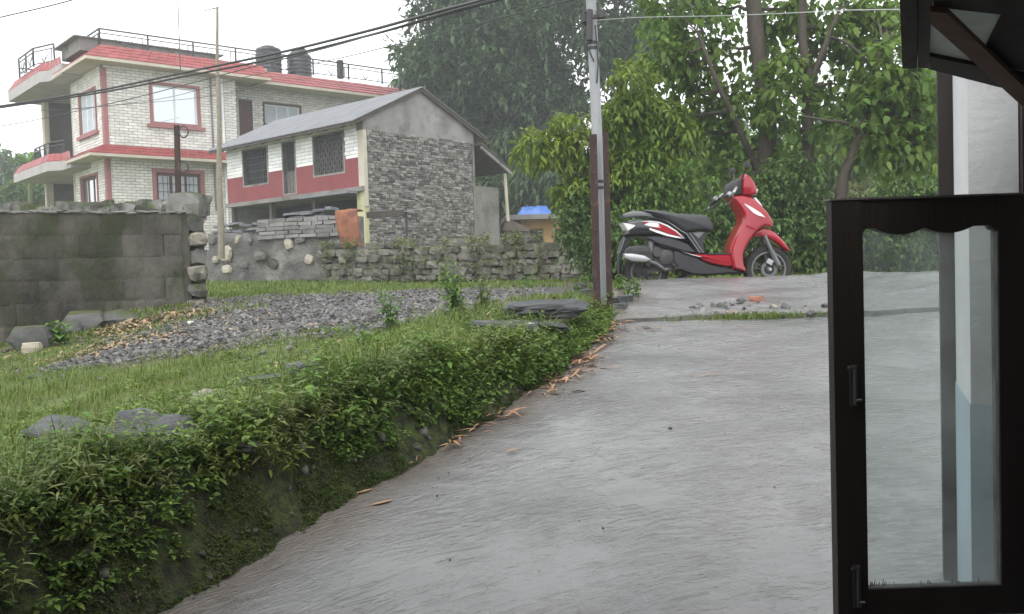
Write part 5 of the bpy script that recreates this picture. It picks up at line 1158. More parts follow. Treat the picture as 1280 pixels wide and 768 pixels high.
def tree(name, label, base, trunks, clumps, m, twigs, k, Ln, Wd_, droop=.6, spread=.5, inner=.5, limbs=True, group=None, cat='tree', bark=None, limb_r=.35, fine=False):
    t = thing(name, label, cat, base, 0, group); bark = bark or V_bark
    pts = []
    for path, r0_, r1_ in trunks:
        q = [np.array(p, float) for p in path]; fine = []
        for i in range(len(q) - 1):
            p0, p1, p2, p3 = q[max(i - 1, 0)], q[i], q[i + 1], q[min(i + 2, len(q) - 1)]
            for j in range(5): s = j / 5; fine.append(.5 * (2 * p1 + (p2 - p0) * s + (2 * p0 - 5 * p1 + 4 * p2 - p3) * s * s + (3 * p1 - p0 - 3 * p2 + p3) * s ** 3) + np.array([noise.noise((i + s, 1, r0_ * 50)), noise.noise((i + s, 5, r0_ * 50)), 0]) * r0_ * .35)
        fine.append(q[-1]); rr = [r0_ + (r1_ - r0_) * i / (len(fine) - 1) for i in range(len(fine))]
        rr[0] *= 1.35; rr[1] *= 1.12
        mb = MB(); mb.tube(fine, rr, 10, True, .07); mb.obj('trunk', bark, t, base, True, 80); pts += list(zip(fine[2:], rr[2:]))
    if limbs:
        for (c, r) in clumps:
            c = np.array(c); cand = [(np.linalg.norm(p - c) + (.6 * max(0, p[2] - c[2])), p, rr) for p, rr in pts]; _, p, rr = min(cand, key=lambda z: z[0])
            if np.linalg.norm(p - c) > .3:
                mb = MB(); pa = wpath(p, c, .25 * np.linalg.norm(c - p), 9); r_ = min(rr * .7, limb_r * .1 + .012 * np.linalg.norm(c - p))
                mb.tube(pa, [r_ * (1 - .75 * i / 8) for i in range(9)], 6)
                for s in range(3):
                    e = np.array(c) + rdir(1)[0] * (np.mean(r)) * .8; j = random.randint(4, 7); mb.tube(wpath(pa[j], e, .1, 5), [r_ * .4, r_ * .33, r_ * .25, r_ * .18, r_ * .08], 5)
                mb.obj('branch', bark, t, base)
    link('crown', crown_mesh('crown', m, clumps, twigs, k, Ln, Wd_, droop, base, spread, inner, fine), t)
    return t
def blob_clumps(cx, cy, d, rx, ry, n, r0_, r1_, depth=.7, flat=.8, shell=.0):
    """clumps in an ellipsoid whose centre is seen at photo pixel (cx,cy), rx / ry in metres"""
    C = P(cx, cy, d); out = []
    for _ in range(n):
        v = rdir(1)[0] * (shell + (1 - shell) * random.random() ** .45); r = random.uniform(r0_, r1_)
        out.append((C + v * np.array([rx, rx * depth, ry]), (r, r, r * flat)))
    return out
def gz(p, z=None): return np.array([p[0], p[1], tz(p[0], p[1]) if z is None else z])
# --- the tall hazy trees behind the stone house
def bigtree(name, label, px, py, d, rx, ry, ncl, twigs, m, Ln, Wd_, r0_, r1_, k=8, droop=.8, group=None, trunk=.3):
    C = P(px, py, d); b = np.array([C[0], C[1], 1.5]); cl = blob_clumps(px, py, d, rx, ry, ncl, r0_, r1_, flat=.5)
    return tree(name, label, b, [([b - (0, 0, .2), b + (.2, 0, (C[2] - b[2]) * .5), C + (0, 0, ry * .6)], trunk, .06)], cl, m, twigs, k, Ln, Wd_, droop, .7, .45, True, group, limb_r=.9)
bigtree('tall_tree', 'tall hazy dark green tree rising right behind the stone house roof', 632, 95, 38, 3.5, 5.6, 74, 6200, V_far, .32, .14, .6, 1.2, droop=.16)
bigtree('tall_tree', 'tall dark tree behind the utility pole with sky gaps in its crown', 768, 40, 36, 3.1, 4.2, 30, 1500, V_dark, .32, .14, .45, .95, droop=.2)
bigtree('slender_tree', 'small pale hazy tree just right of the bent roof pole', 536, 108, 52, 1.35, 2.2, 12, 900, V_far, .35, .13, .5, .9)
bigtree('tall_tree', 'dark understorey tree low between the stone house and the maize', 690, 225, 33, 2.2, 1.9, 20, 2000, V_dark, .3, .11, .6, 1.0)
bigtree('tall_tree', 'lower dark tree close beside the lean-to post', 628, 225, 36, 1.6, 2.0, 14, 1300, V_dark, .3, .11, .5, .9)
# --- yellow-green tree by the pole
b3 = gz(P(806, 330, 13.2)); C3 = blob_clumps(800, 215, 13.2, .62, 1.1, 22, .2, .36) + [(P(x, y, 12.9), (.26, .26, .17)) for x, y in ((668, 182), (700, 185), (730, 180), (735, 215), (718, 240), (790, 95), (800, 130), (770, 150), (830, 150), (735, 265), (850, 170), (775, 290), (715, 160))]
tree('leafy_tree', 'bright yellow green leafy tree right behind the utility pole', b3, [([b3 - (0, 0, .1), b3 + (.0, 0, .7), P(800, 180, 13.2), P(812, 110, 13.2)], .1, .03), ([b3 + (0, 0, .5), P(775, 240, 13.1), P(730, 195, 12.9), P(672, 182, 12.9)], .05, .012)], C3, V_yel, 2600, 8, .12, .045, .45, .18, .4, limb_r=.25, fine=True)
# --- the three big-leaved trees behind the scooter
def bt(label, trunks, clpix, twigs, d, dep=.5, grp='broad leaved trees behind the scooter', cr=(.22, .38)):
    b = gz(trunks[0][0][0]); cl = []
    for x, y in clpix: r = random.uniform(*cr); cl.append((P(x + random.uniform(-6, 6), y + random.uniform(-6, 6), d + random.uniform(-dep, dep)), (r, r, r * .75)))
    tree('broad_leaf_tree', label, b, trunks, cl, V_big, int(twigs * 1.35), 5, .125, .09, .5, .2, .3, limb_r=.3, fine=True)
D1 = 13.4
bt('broad leaved tree with the thickest dark trunk, above the scooter handlebar', [([gz(P(955, 335, D1)) - (0, 0, .1), P(957, 250, D1), P(957, 150, D1), P(949, 90, D1), P(944, 10, D1), P(940, -70, D1)], .15, .1), ([P(948, 215, D1), P(925, 165, D1 - .2), P(895, 100, D1 - .4), P(872, 40, D1 - .4)], .06, .02)],
   ((830, 30), (850, 60), (875, 30), (840, 95), (870, 85), (905, 60), (890, 110), (860, 130), (845, 150), (910, 10), (930, 130), (900, 150), (960, 40), (985, 10), (820, 70), (880, 170), (940, 190), (915, 200), (965, 100), (835, -10), (880, -20), (950, -30)), 660, D1 + .25)
bt('broad leaved tree with a forked straight trunk, in the middle of the three', [([gz(P(1008, 335, 13)) - (0, 0, .1), P(1009, 230, 13), P(1011, 130, 13), P(1012, 95, 13), P(1003, 50, 13), P(1004, -40, 13)], .095, .05), ([P(1012, 105, 13), P(1025, 75, 12.9), P(1038, 40, 12.8), P(1050, 10, 12.8)], .06, .02)],
   ((990, 60), (1005, 20), (1030, 40), (1040, 75), (985, 85), (1055, 50), (1050, 100), (1020, 130), (980, 150), (1035, 160), (1000, 180), (1060, 20), (1080, -10), (1030, -20), (985, 120)), 340, 13.25)
bt('broad leaved tree with a crooked trunk leaning right, nearest the porch', [([gz(P(1046, 338, 12.4)) - (0, 0, .1), P(1052, 235, 12.4), P(1068, 195, 12.4), P(1080, 150, 12.4), P(1090, 90, 12.4), P(1108, 50, 12.4)], .09, .03), ([P(1076, 168, 12.4), P(1060, 155, 12.3), P(1030, 150, 12.2), P(1000, 145, 12.2)], .03, .01), ([P(1092, 85, 12.4), P(1060, 55, 12.3), P(1035, 45, 12.3)], .03, .01)],
   ((1100, 110), (1125, 105), (1110, 140), (1140, 120), (1150, 150), (1125, 165), (1095, 165), (1160, 115), (1170, 140), (1110, 185), (1145, 185), (1120, 75), (1085, 60), (1100, 20), (1125, 30), (1165, 175), (1090, 130)), 600, 12.6)
# --- hedge shrubs behind the scooter
def shrub(label, px, py, d, rx, ry, m, twigs, Ln, Wd_, n=9, name='shrub', grp='hedge shrubs behind the scooter', k=7, r=(.22, .4), droop=.4):
    C = P(px, py, d); b = gz(C); cl = blob_clumps(px, py, d, rx, ry, n, *r)
    t = thing(name, label, 'shrub', b, 0, grp)
    mb = MB()
    for c, _ in cl: mb.tube(wpath(b + (random.uniform(-.15, .15), random.uniform(-.1, .1), -.05), c, .2, 6), [.022, .02, .016, .013, .01, .006], 5)
    mb.obj('stem', V_bark, t, b); link('foliage', crown_mesh('foliage', m, cl, twigs, k, Ln, Wd_, droop, b, .18, .3), t)
for (lab, px, py, rx, ry, d, m, n) in (('dark green shrub behind the scooter tail', 790, 300, .5, .42, 12.2, V_hedge, 10), ('green shrub behind the scooter seat, brighter leaved', 840, 255, .55, .5, 12.6, V_bush, 10), ('dark shrub filling the gap under the scooter seat', 870, 300, .5, .4, 12.1, V_hedge, 10),
        ('dark shrub behind the scooter leg shield', 915, 290, .45, .45, 12.3, V_hedge, 9), ('dark dense shrub right of the scooter front wheel', 1010, 295, .5, .38, 12.2, V_hedge, 10), ('leafy shrub at the feet of the two straight trunks', 985, 245, .4, .4, 12.5, V_hedge, 8), ('tall shrub under the yellow green tree beside the pole', 745, 275, .35, .5, 12.8, V_hedge, 8),
        ('dark shrub by the window stile, behind the grass verge', 1075, 300, .5, .36, 12.3, V_hedge, 9), ('dark shrub seen through the left half of the window glass', 1125, 308, .5, .36, 12.3, V_hedge, 9), ('dark shrub seen through the window glass beside the porch post', 1180, 310, .55, .36, 12.4, V_hedge, 9)):
    shrub(lab, px, py, d, rx, ry, m, 620, .085, .045, n)
shrub('round bright green bush above the top rail of the window', 1150, 236, 19, .75, .45, V_bush, 900, .1, .05, 10, grp=None, r=(.3, .45))
shrub('dry yellowish bush behind the crooked trunk', 1095, 246, 22, .7, .28, V_weed2, 500, .12, .04, 8, grp=None)
# --- hazy woods behind on the right
k = 0
for (px, py, d, rx, ry, lab) in ((865, 215, 58, 3.6, 2.2, 'hazy tree far behind, low between the yellow green tree and the trunks'), (900, 185, 64, 3.2, 2.4, 'far hazy tree behind the thickest trunk'), (1005, 195, 60, 3.6, 2.6, 'far hazy tree low behind the forked trunk'), (1080, 150, 66, 3.4, 3.2, 'far hazy tree behind the crooked trunk'), (1150, 165, 55, 4.2, 3.6, 'far bluish tree left of the porch post'), (1150, 120, 70, 3, 3, 'tall far bluish tree below the awning'), (1110, 215, 58, 3.2, 1.8, 'low far bluish tree above the round bright bush'), (1215, 170, 58, 4, 4.5, 'far bluish tree hidden behind the porch pier'), (955, 225, 56, 2.6, 1.6, 'low far tree behind the scooter handlebar')):
    C = P(px, py, d); b = np.array([C[0], C[1], 1.4]); cl = blob_clumps(px, py, d, rx, ry, 20, .8, 1.5)
    tree('far_tree', lab, b, [([b, b + (.2, 0, (C[2] - 1.4) * .6), C + (0, 0, ry * .4)], .3, .1)], cl, V_far, 620, 7, .5, .22, .4, .8, .4, True, 'hazy trees of the wood behind the road', limb_r=1.2)
for (px, py, d, rx, ry, lab, m_) in ((893, 222, 21, 1.2, .75, 'mid distance green tree between the thickest trunk and the yellow green tree', V_big), (985, 205, 24, 1.4, .9, 'mid distance pale green tree seen between the two straight trunks', V_bush), (1055, 190, 23, 1.1, .9, 'mid distance green tree behind the fork of the middle trunk', V_big), (1130, 195, 25, 1.3, .9, 'mid distance pale green tree under the crooked tree', V_bush)):
    C = P(px, py, d); b = np.array([C[0], C[1], tz(C[0], C[1])]); cl = blob_clumps(px, py, d, rx, ry, 14, .3, .55)
    tree('young_tree', lab, b, [([b, b + (.1, 0, (C[2] - b[2]) * .6), C + (0, 0, ry * .4)], .07, .02)], cl, m_, 520, 7, .19, .09, .45, .3, .35, True, 'young trees between the scooter and the far wood', limb_r=.35)
# --- the hill and plants at the far left
xs_ = np.linspace(-75, -22, 40); V = []
for x in xs_:
    for j, y in enumerate(np.linspace(62, 100, 16)): V.append((x, y, 1.2 + max(0, 8.5 * math.exp(-((y - 88) / 14) ** 2) * (.75 + .25 * math.sin(x * .13)) * float(sm(-30, -46, x)) + 1.2 * noise.noise((x * .12, y * .12, 0)))))
I_ = np.arange(40 * 16).reshape(40, 16)
hill = link('hill', np_mesh('hill', np.array(V), np.stack([I_[:-1, :-1], I_[1:, :-1], I_[1:, 1:], I_[:-1, 1:]], -1).reshape(-1, 4), mat('hill_green', (.04, .075, .03), (.06, .10, .04), .3, .9, .2), True)); tag(hill, 'hazy green hillside at the far left edge', kind='structure')
C = [(P(x, y, d), (r, r, r * .7)) for x, y, d, r in [(random.uniform(-60, 62), random.uniform(215, 262), random.uniform(56, 70), random.uniform(1.0, 2.0)) for _ in range(46)]]
w_ = link('far_wood', crown_mesh('far_wood', V_far, C, 3600, 6, .55, .25, .5, None, .8, .3)); tag(w_, 'far hazy green wood below the brick house at the left edge', kind='stuff')
shrub('yellow green bush left of the brick house porch', 38, 250, 44, 1.3, .7, V_bush, 900, .22, .08, 10, grp=None, r=(.5, .8)); shrub('green bush at the far left edge beneath the hill', 8, 255, 42, 1.3, .6, V_hedge, 800, .22, .1, 10, grp=None, r=(.5, .8))
def strap_leaf(mb, b, az, L_, W_, rise, droop, n=8):
    V = []; d = np.array([math.cos(az), math.sin(az), 0]); s = np.array([-d[1], d[0], 0])
    for i in range(n + 1):
        t = i / n; c = b + d * L_ * (t * (1 - .25 * t)) * math.cos(rise) + UP * (L_ * math.sin(rise) * t - droop * L_ * t * t * t); w = W_ * (math.sin(math.pi * min(1, .12 + .88 * t)) ** .7) * (1 if t < .98 else .1)
        V += [c - s * w / 2 + UP * w * .18, c, c + s * w / 2 + UP * w * .18]
    F_ = []
    for i in range(n): a = i * 3; F_ += [(a, a + 1, a + 4, a + 3), (a + 1, a + 2, a + 5, a + 4)]
    mb.add(V, F_)
bnb = P(37, 250, 40); bnb[2] = 1.5
bn = thing('banana_plant', 'pale hazy banana plant beside the brick house at the far left', 'plant', bnb)
mb = MB(); top = P(36, 208, 40); mb.tube([bnb, top], [.14, .08], 8); mb.obj('stem', V_weed2, bn, bnb)
for az, ri, L_ in ((.2, 1.0, 1.3), (2.9, .9, 1.4), (1.2, 1.2, 1.3), (4.2, .7, 1.2), (3.4, .5, 1.2), (5.8, .5, 1.1)):
    mb = MB(); strap_leaf(mb, top, az, L_, .38, ri, .5); mb.obj('leaf', V_bush, bn, bnb)
# --- maize by the ochre house
for k, (px, pyt, d, lab) in enumerate(((712, 232, 16.2, 'maize plant with a pale tassel, tallest of the maize'), (722, 262, 15.9, 'maize plant close to the left steel post'), (704, 275, 16.0, 'short maize plant at the left of the maize'), (731, 275, 15.8, 'short maize plant hidden by the steel post'))):
    tp_ = P(px, pyt, d); b = gz(tp_); mz = thing('maize_plant', lab, 'plant', b, 0, 'maize plants beyond the low wall'); h = tp_[2] - b[2]
    mb = MB(); mb.tube([b, b + UP * h * .5, tp_ - UP * .12], [.018, .016, .008], 6); mb.obj('stem', V_bush, mz, b)
    for i in range(9): mb = MB(); strap_leaf(mb, b + UP * h * (.15 + .75 * i / 9), i * 2.5 + random.uniform(-.4, .4) + k, random.uniform(.4, .62), .06, random.uniform(.7, 1.1), random.uniform(.7, 1.1)); mb.obj('leaf', V_bush if i < 6 else V_hedge, mz, b)
    if k == 0: mb = MB(); [mb.tube([tp_ - UP * .12, tp_ + np.array([random.uniform(-.1, .1), random.uniform(-.1, .1), random.uniform(.02, .1)])], [.006, .004], 4) for _ in range(9)]; mb.obj('tassel', V_dry, mz, b)

# ------------------------------------------------------------------ bank weeds
def in_view(x, y): return np.abs(x) < .75 * y + 1.5
def sdist(x, y): return (edge_x(y) - x) * .9
def scatter(n, y0, y1, s0, s1, ypow=1.0):
    y = y0 + (y1 - y0) * RNG.random(n) ** ypow; s = s0 + (s1 - s0) * RNG.random(n); return edge_x(y) - s / .9, y, s
def nzv(x, y, s, o=0.): return np.array([noise.noise((a * s, b * s, o)) for a, b in zip(x, y)])
def weeds(name, label, m, n, y0, y1, s0, s1, hmin, hmax, nl, L0, W0, keepf=None, ypow=.8):
    x, y, s = scatter(n, y0, y1, s0, s1, ypow); keep = in_view(x, y)
    if keepf is not None: keep &= keepf(x, y, s)
    x, y, s = x[keep], y[keep], s[keep]; z = terr(x, y); n = len(x)
    h_far = np.clip(1.25 - .13 * (y - 3), .6, 1.15); lean = np.c_[RNG.normal(size=n) * .35 + .25, RNG.normal(size=n) * .35 - .15, np.ones(n)]; lean = unit(lean); h = RNG.uniform(hmin, hmax, n) * (.55 + .9 * np.clip(nzv(x, y, 2.1, 11) + .5, 0, 1.2)) * h_far
    base = np.c_[x, y, z]; t = np.tile(np.linspace(.25, 1, nl), n); N = n * nl
    bend = np.repeat(RNG.normal(size=(n, 3)) * np.array([.3, .3, 0]) + np.array([.12, -.1, 0]), nl, 0)
    hh = np.repeat(h, nl); pos = np.repeat(base, nl, 0) + np.repeat(lean, nl, 0) * (t * hh)[:, None] + bend * ((t ** 2) * hh)[:, None]
    az = np.tile(np.arange(nl) * 2.4, n) + np.repeat(RNG.random(n) * 6.3, nl); d = np.c_[np.cos(az), np.sin(az), .35 - .75 * RNG.random(N) + .3 * t]
    nor = unit(UP + rdir(N) * .45); Ls = L0 * RNG.uniform(.6, 1.3, N) * (1.1 - .45 * t)
    V, F = leaf_arrays_fine(pos, d, nor, Ls, Ls * W0 * RNG.uniform(.8, 1.2, N), .4)
    # stems: thin three sided
    sb, stp = base, base + lean * h[:, None] + bend[::nl] * h[:, None]
    sd_ = unit(np.cross(lean, np.array([.3, 1, .1]))) * .0022
    SV = np.stack([sb - sd_, sb + sd_, stp], 1).reshape(-1, 3); SF = np.arange(n * 3).reshape(-1, 3) + len(V)
    o = link(name, np_mesh(name, np.vstack([V, SV]), np.vstack([F, SF]), m)); return tag(o, label, kind='stuff')
gap = lambda x, y, s: nzv(x, y, 2.2, 5) > -.22
NOROCK = [G(190, 558)[:2], G(96, 560)[:2], G(268, 505)[:2], G(352, 490)[:2], G(628, 425)[:2], G(680, 408)[:2]]; NR = [.2, .22, .13, .16, .17, .25]
def off_rock(x, y, s):
    k = np.ones(len(x), bool)
    for q, r in zip(NOROCK, NR):
        dy = y - q[1]; k &= np.hypot(x - q[0], np.where(dy < 0, dy * (.42 if q[1] > 4.8 else .85), dy)) > r
    return k
top_edge = lambda x, y: .72 + .55 * nzv(x, y, 1.1) + .25 * nzv(x, y, 3.1, 4)
for (nm, lab, m, n, o_, h0, h1, nl, L0, W0) in (
        ('weeds', 'broad leaved weeds growing thickly over the bank', V_weed, 4200, 1.0, .06, .19, 11, .046, .5),
        ('weeds', 'yellowish herb patches among the bank weeds', V_weed3, 3400, 3.0, .05, .16, 12, .036, .4),
        ('weeds', 'pale narrow leaved weeds tangled among the bank plants', V_weed2, 2200, 5.0, .07, .22, 13, .06, .16),
        ('weeds', 'dark small leaved creeper filling the bank between the weeds', V_hedge, 2200, 7.0, .03, .1, 8, .035, .7),
        ('weeds', 'few large leaved plants rising out of the bank weeds', V_bush, 220, 9.0, .12, .24, 9, .065, .55)):
    weeds(nm, lab, m, n, 2.2, 7.3, .10, 1.25, h0, h1, nl, L0, W0, lambda x, y, s: off_rock(x, y, s) & (s < top_edge(x, y)) & (nzv(x, y, 1.9, o_) > -.12))
weeds('fern_tufts', 'dark small ferns and weeds hanging on the bank face', V_weed, 2600, 2.2, 7.0, .06, .24, .02, .08, 8, .03, .55, lambda x, y, s: nzv(x, y, 2.5, 6) > -.12)
weeds('weeds', 'low weeds hanging down to the road edge near the poles', V_weed, 1300, 4.2, 7.2, -.01, .2, .04, .13, 9, .042, .45, lambda x, y, s: s > .12 - .06 * (y - 4.2) + .1 * nzv(x, y, 2.2, 8))
weeds('moss_sprigs', 'tiny moss sprigs at the wet foot of the bank', V_moss, 30000, 2.2, 7.0, -.02, .24, .003, .016, 5, .0105, .6, lambda x, y, s: nzv(x, y, 3.5, 2) > -.12)
weeds('weeds', 'small clover like weeds in the turf behind the bank', V_weed, 2200, 3.2, 8, .75, 2.6, .02, .07, 7, .032, .7, lambda x, y, s: off_rock(x, y, s) & (nzv(x, y, 1.4, 9) > .02))
# grass blades
def grass(name, label, m, pts, h0, h1, w0, bend=.6):
    n = len(pts); az = RNG.random(n) * 6.3; d = np.c_[np.cos(az), np.sin(az), np.zeros(n)]; s = np.c_[-d[:, 1], d[:, 0], np.zeros(n)]; h = RNG.uniform(h0, h1, n)[:, None]; w = w0 * RNG.uniform(.7, 1.3, n)[:, None]; bb_ = bend * RNG.uniform(.2, 1.2, n)[:, None]
    V = np.stack([pts - s * w / 2, pts + s * w / 2, pts + d * h * bb_ * .35 + UP * h * .6 - s * w * .4, pts + d * h * bb_ * .35 + UP * h * .6 + s * w * .4, pts + d * h * bb_ + UP * h * (1 - .35 * bb_)], 1).reshape(-1, 3)
    F = (np.array([[0, 1, 3], [0, 3, 2], [2, 3, 4]])[None] + np.arange(n)[:, None, None] * 5).reshape(-1, 3)
    return tag(link(name, np_mesh(name, V, F, m)), label, kind='stuff')
def gpts(n, y0, y1, xl, xr_, dens):
    y = y0 * (y1 / y0) ** RNG.random(n); x = xl + (xr_ - xl) * RNG.random(n); x = x * (y * .75 + 1.2) if xl >= -1.001 else x
    k = dens(x, y) & (sdist(x, y) > .25) & in_view(x, y); x, y = x[k], y[k]; return np.c_[x, y, terr(x, y) - .004]
wall_side = lambda x, y: ((x - WA[0]) * wn[0] + (y - WA[1]) * wn[1] > .05) | (x > WB[0] + .05)
low_side = lambda x, y: ((x - LA[0]) * (LB[1] - LA[1]) - (y - LA[1]) * (LB[0] - LA[0]) > .1) | (x < LA[0])
def dn(lo, ss=1.3, o=3): return lambda x, y: wall_side(x, y) & low_side(x, y) & off_rock(x, y, 0) & (dpath(x, y) + .35 * nzv(x, y, 1.3) > .62 + .55 * RNG.random(len(x))) & (nzv(x, y, ss, o) > lo)
grass('grass', 'short green grass covering the sloping terrace', V_grass, gpts(120000, 2.8, 9, -1, .2, dn(-.35)), .015, .06, .0042)
grass('grass', 'longer grass tufts standing in the turf', V_grass, gpts(26000, 2.8, 9, -1, .2, dn(.08, 2.4, 7)), .05, .13, .005, .9)
def bankpts(n):
    x, y, sd_ = scatter(n, 2.2, 7.3, .14, 1.2, .8); k = in_view(x, y) & off_rock(x, y, sd_) & (nzv(x, y, 2.6, 13) > -.05); x, y = x[k], y[k]; return np.c_[x, y, terr(x, y)]
grass('grass', 'long grass blades arching out of the bank weeds', V_grass, bankpts(9000), .1, .27, .0055, 1.1)
grass('grass', 'far grass along the low wall and the verge', V_grass, gpts(80000, 9, 22, -1, .25, dn(-.3)), .03, .09, .012)
ox, oy = RNG.uniform(-6.8, -2, 14000), RNG.uniform(12.5, 20, 14000); k_ = (dpath(ox, oy) > 1.15) & low_side(ox, oy) & (nzv(ox, oy, 1.1, 2) > -.35)
grass('grass', 'tufted grass in front of the old plastered wall', V_grass, np.c_[ox, oy, terr(ox, oy)][k_], .03, .13, .014, .9)
vx, vy = RNG.uniform(.8, 8.5, 16000), RNG.uniform(9.9, 14, 16000); k_ = in_view(vx, vy) & (nzv(vx, vy, 1.5) > -.4); vp = np.c_[vx[k_], vy[k_], terr(vx[k_], vy[k_])]
grass('grass', 'green verge grass behind the scooter and below the hedge', V_grass, vp, .02, .07, .011)
# grass growing at the crack between the slabs and on the crest's left shoulder
cx_ = np.concatenate([G(930, 388, 5, 9)[0] + RNG.normal(size=1300) * .2, RNG.uniform(1.1, 2.4, 350)]); cy_ = 6.96 + RNG.normal(size=1650) * .045
grass('grass', 'grass growing in the crack between the road slabs', V_grass, np.c_[cx_, cy_, road_z(cy_) + .005], .015, .05, .005)
# individual plants
def herb(label, px, py, h, nl, L_, W_, m, name='weed_plant', nst=1, grp=None, rise=.3):
    b = G(px, py, 2, 20); t = thing(name, label, 'plant', b, 0, grp)
    for s in range(nst):
        dx, dy = random.uniform(-.35, .35) * h * (nst > 1), random.uniform(-.3, .3) * h * (nst > 1); hs = h * random.uniform(.7, 1); top = b + np.array([dx, dy, hs])
        mb = MB(); mb.tube([b, b + np.array([dx * .35, dy * .35, hs * .55]), top], [.005 + h * .008, .004 + h * .006, .002], 5); mb.obj('stem', m, t, b)
        for i in range(nl):
            f = .15 + .85 * i / max(1, nl - 1); q = b + np.array([dx * f, dy * f, hs * f]); mb = MB(); az = i * 2.4 + s
            strap_leaf(mb, q, az, L_ * random.uniform(.75, 1.15) * (1.15 - .4 * f), W_ * (1.1 - .3 * f), rise, .45, 5); mb.obj('leaf', m, t, b)
herb('broad leaved plant at the foot of the block wall', 75, 432, .26, 7, .13, .12, V_bush, 'leafy_plant', 3)
herb('tallest feathery weed on the bank against the gravel', 572, 408, .52, 18, .16, .03, V_weed, 'tall_weed', 6)
herb('tall pale weed just right of the tallest weed', 604, 400, .38, 14, .13, .03, V_weed2, 'tall_weed', 5)
herb('leafy weed standing before the gravel, left of the tallest weed', 488, 412, .32, 10, .11, .05, V_bush, 'tall_weed', 4)
herb('bright leafy weed at the end of the grass beside the gravel', 660, 362, .25, 9, .1, .035, V_bush, 'tall_weed', 2)
herb('broad leafy weed in the middle of the bank', 455, 452, .2, 9, .12, .065, V_bush, 'leafy_plant', 3)
herb('small leafy plant at the base of the low wall', 548, 350, .5, 10, .2, .06, V_weed2, 'tall_weed', 2)
herb('leafy weed by the brown soil left of the husks', 260, 400, .12, 8, .07, .02, V_weed2, 'tall_weed', 3)
herb('green weed against the low wall foot, right of its middle', 735, 352, .4, 9, .16, .05, V_weed, 'tall_weed', 2)
for k, (px, py) in enumerate(((785, 370), (795, 372), (776, 364), (722, 372), (712, 382), (730, 360))):
    herb(('small tufted plant right of the dark steel post on the slab shoulder', 'outermost tufted plant right of the poles, nearest the scooter', 'small tufted plant touching the dark steel post', 'low tufted plant left of the rusty post', 'tufted plant left of the poles, farthest from the posts', 'tufted plant behind the rusty steel post')[k], px, py, .15, 9, .07, .035, V_weed, 'leafy_plant', 3, 'small tufted plants at the foot of the poles')
# plants on the low wall
n = 1500; u = RNG.random(n); keep = nzv(u * 9, u * 0 + 1.3, 1.4) > -.02; u = u[keep]; n = len(u)
top = np.c_[LA[0] + (LB[0] - LA[0]) * u, LA[1] + (LB[1] - LA[1]) * u + RNG.uniform(-.12, .12, n), LA[2] + (LB[2] - LA[2]) * u + LOWW[4] - .12 + RNG.normal(size=n) * .04]
fr_ = RNG.random(n) < .45; top[fr_, 2] -= RNG.uniform(.05, .6, fr_.sum()); top[fr_, 1] -= .16
o = link('wall_moss', leaf_mesh('wall_moss', V_weed2, np.repeat(top, 5, 0) + RNG.normal(size=(n * 5, 3)) * .03, rdir(n * 5) * (1, 1, .5) + UP * .4 - np.array([0, .5, 0]), unit(UP + rdir(n * 5) * .6), RNG.uniform(.03, .09, n * 5), RNG.uniform(.02, .04, n * 5), .4)); tag(o, 'yellowish moss and ferns growing over the low dry stone wall', kind='stuff')
n = 900; u = RNG.random(n); top = np.c_[RA[0] + (RB_[0] - RA[0]) * u, RA[1] + (RB_[1] - RA[1]) * u + RNG.uniform(-.1, .1, n), np.full(n, 0.) + RA[2] + (RB_[2] - RA[2]) * u - .04]
o = link('wall_moss', leaf_mesh('wall_moss', V_weed2, np.repeat(top, 3, 0) + RNG.normal(size=(n * 3, 3)) * .03, rdir(n * 3) + UP * .4, unit(UP + rdir(n * 3) * .6), RNG.uniform(.015, .04, n * 3), RNG.uniform(.008, .016, n * 3), .4)); tag(o, 'thin moss growing along the top of the rubble wall', kind='stuff')

# ------------------------------------------------------------------ gravel, husks and other litter
n = 60000; x = RNG.uniform(-6, 2.2, n * 2); y = 6.5 * (16 / 6.5) ** RNG.random(n * 2); k = (dpath(x, y) + .3 * nzv(x, y, 1.3) < .72 + .62 * RNG.random(n * 2)) & (nzv(x, y, 2.3, 6) + .3 * RNG.normal(size=n * 2) > -.38) & (sdist(x, y) > .5) & wall_side(x, y) & low_side(x, y); x, y = x[k][:n], y[k][:n]; n = len(x); z = terr(x, y)
tmpl = np.array([p for p in [(-1, -.8, -1), (1, -.9, -1), (.8, 1, -1), (-.9, .8, -1), (-.8, -.7, 1), (.9, -.6, 1), (.7, .8, 1), (-.7, .9, 1)]]) * .5
fq = np.array([(0, 3, 2), (0, 2, 1), (4, 5, 6), (4, 6, 7), (0, 1, 5), (0, 5, 4), (1, 2, 6), (1, 6, 5), (2, 3, 7), (2, 7, 6), (3, 0, 4), (3, 4, 7)])
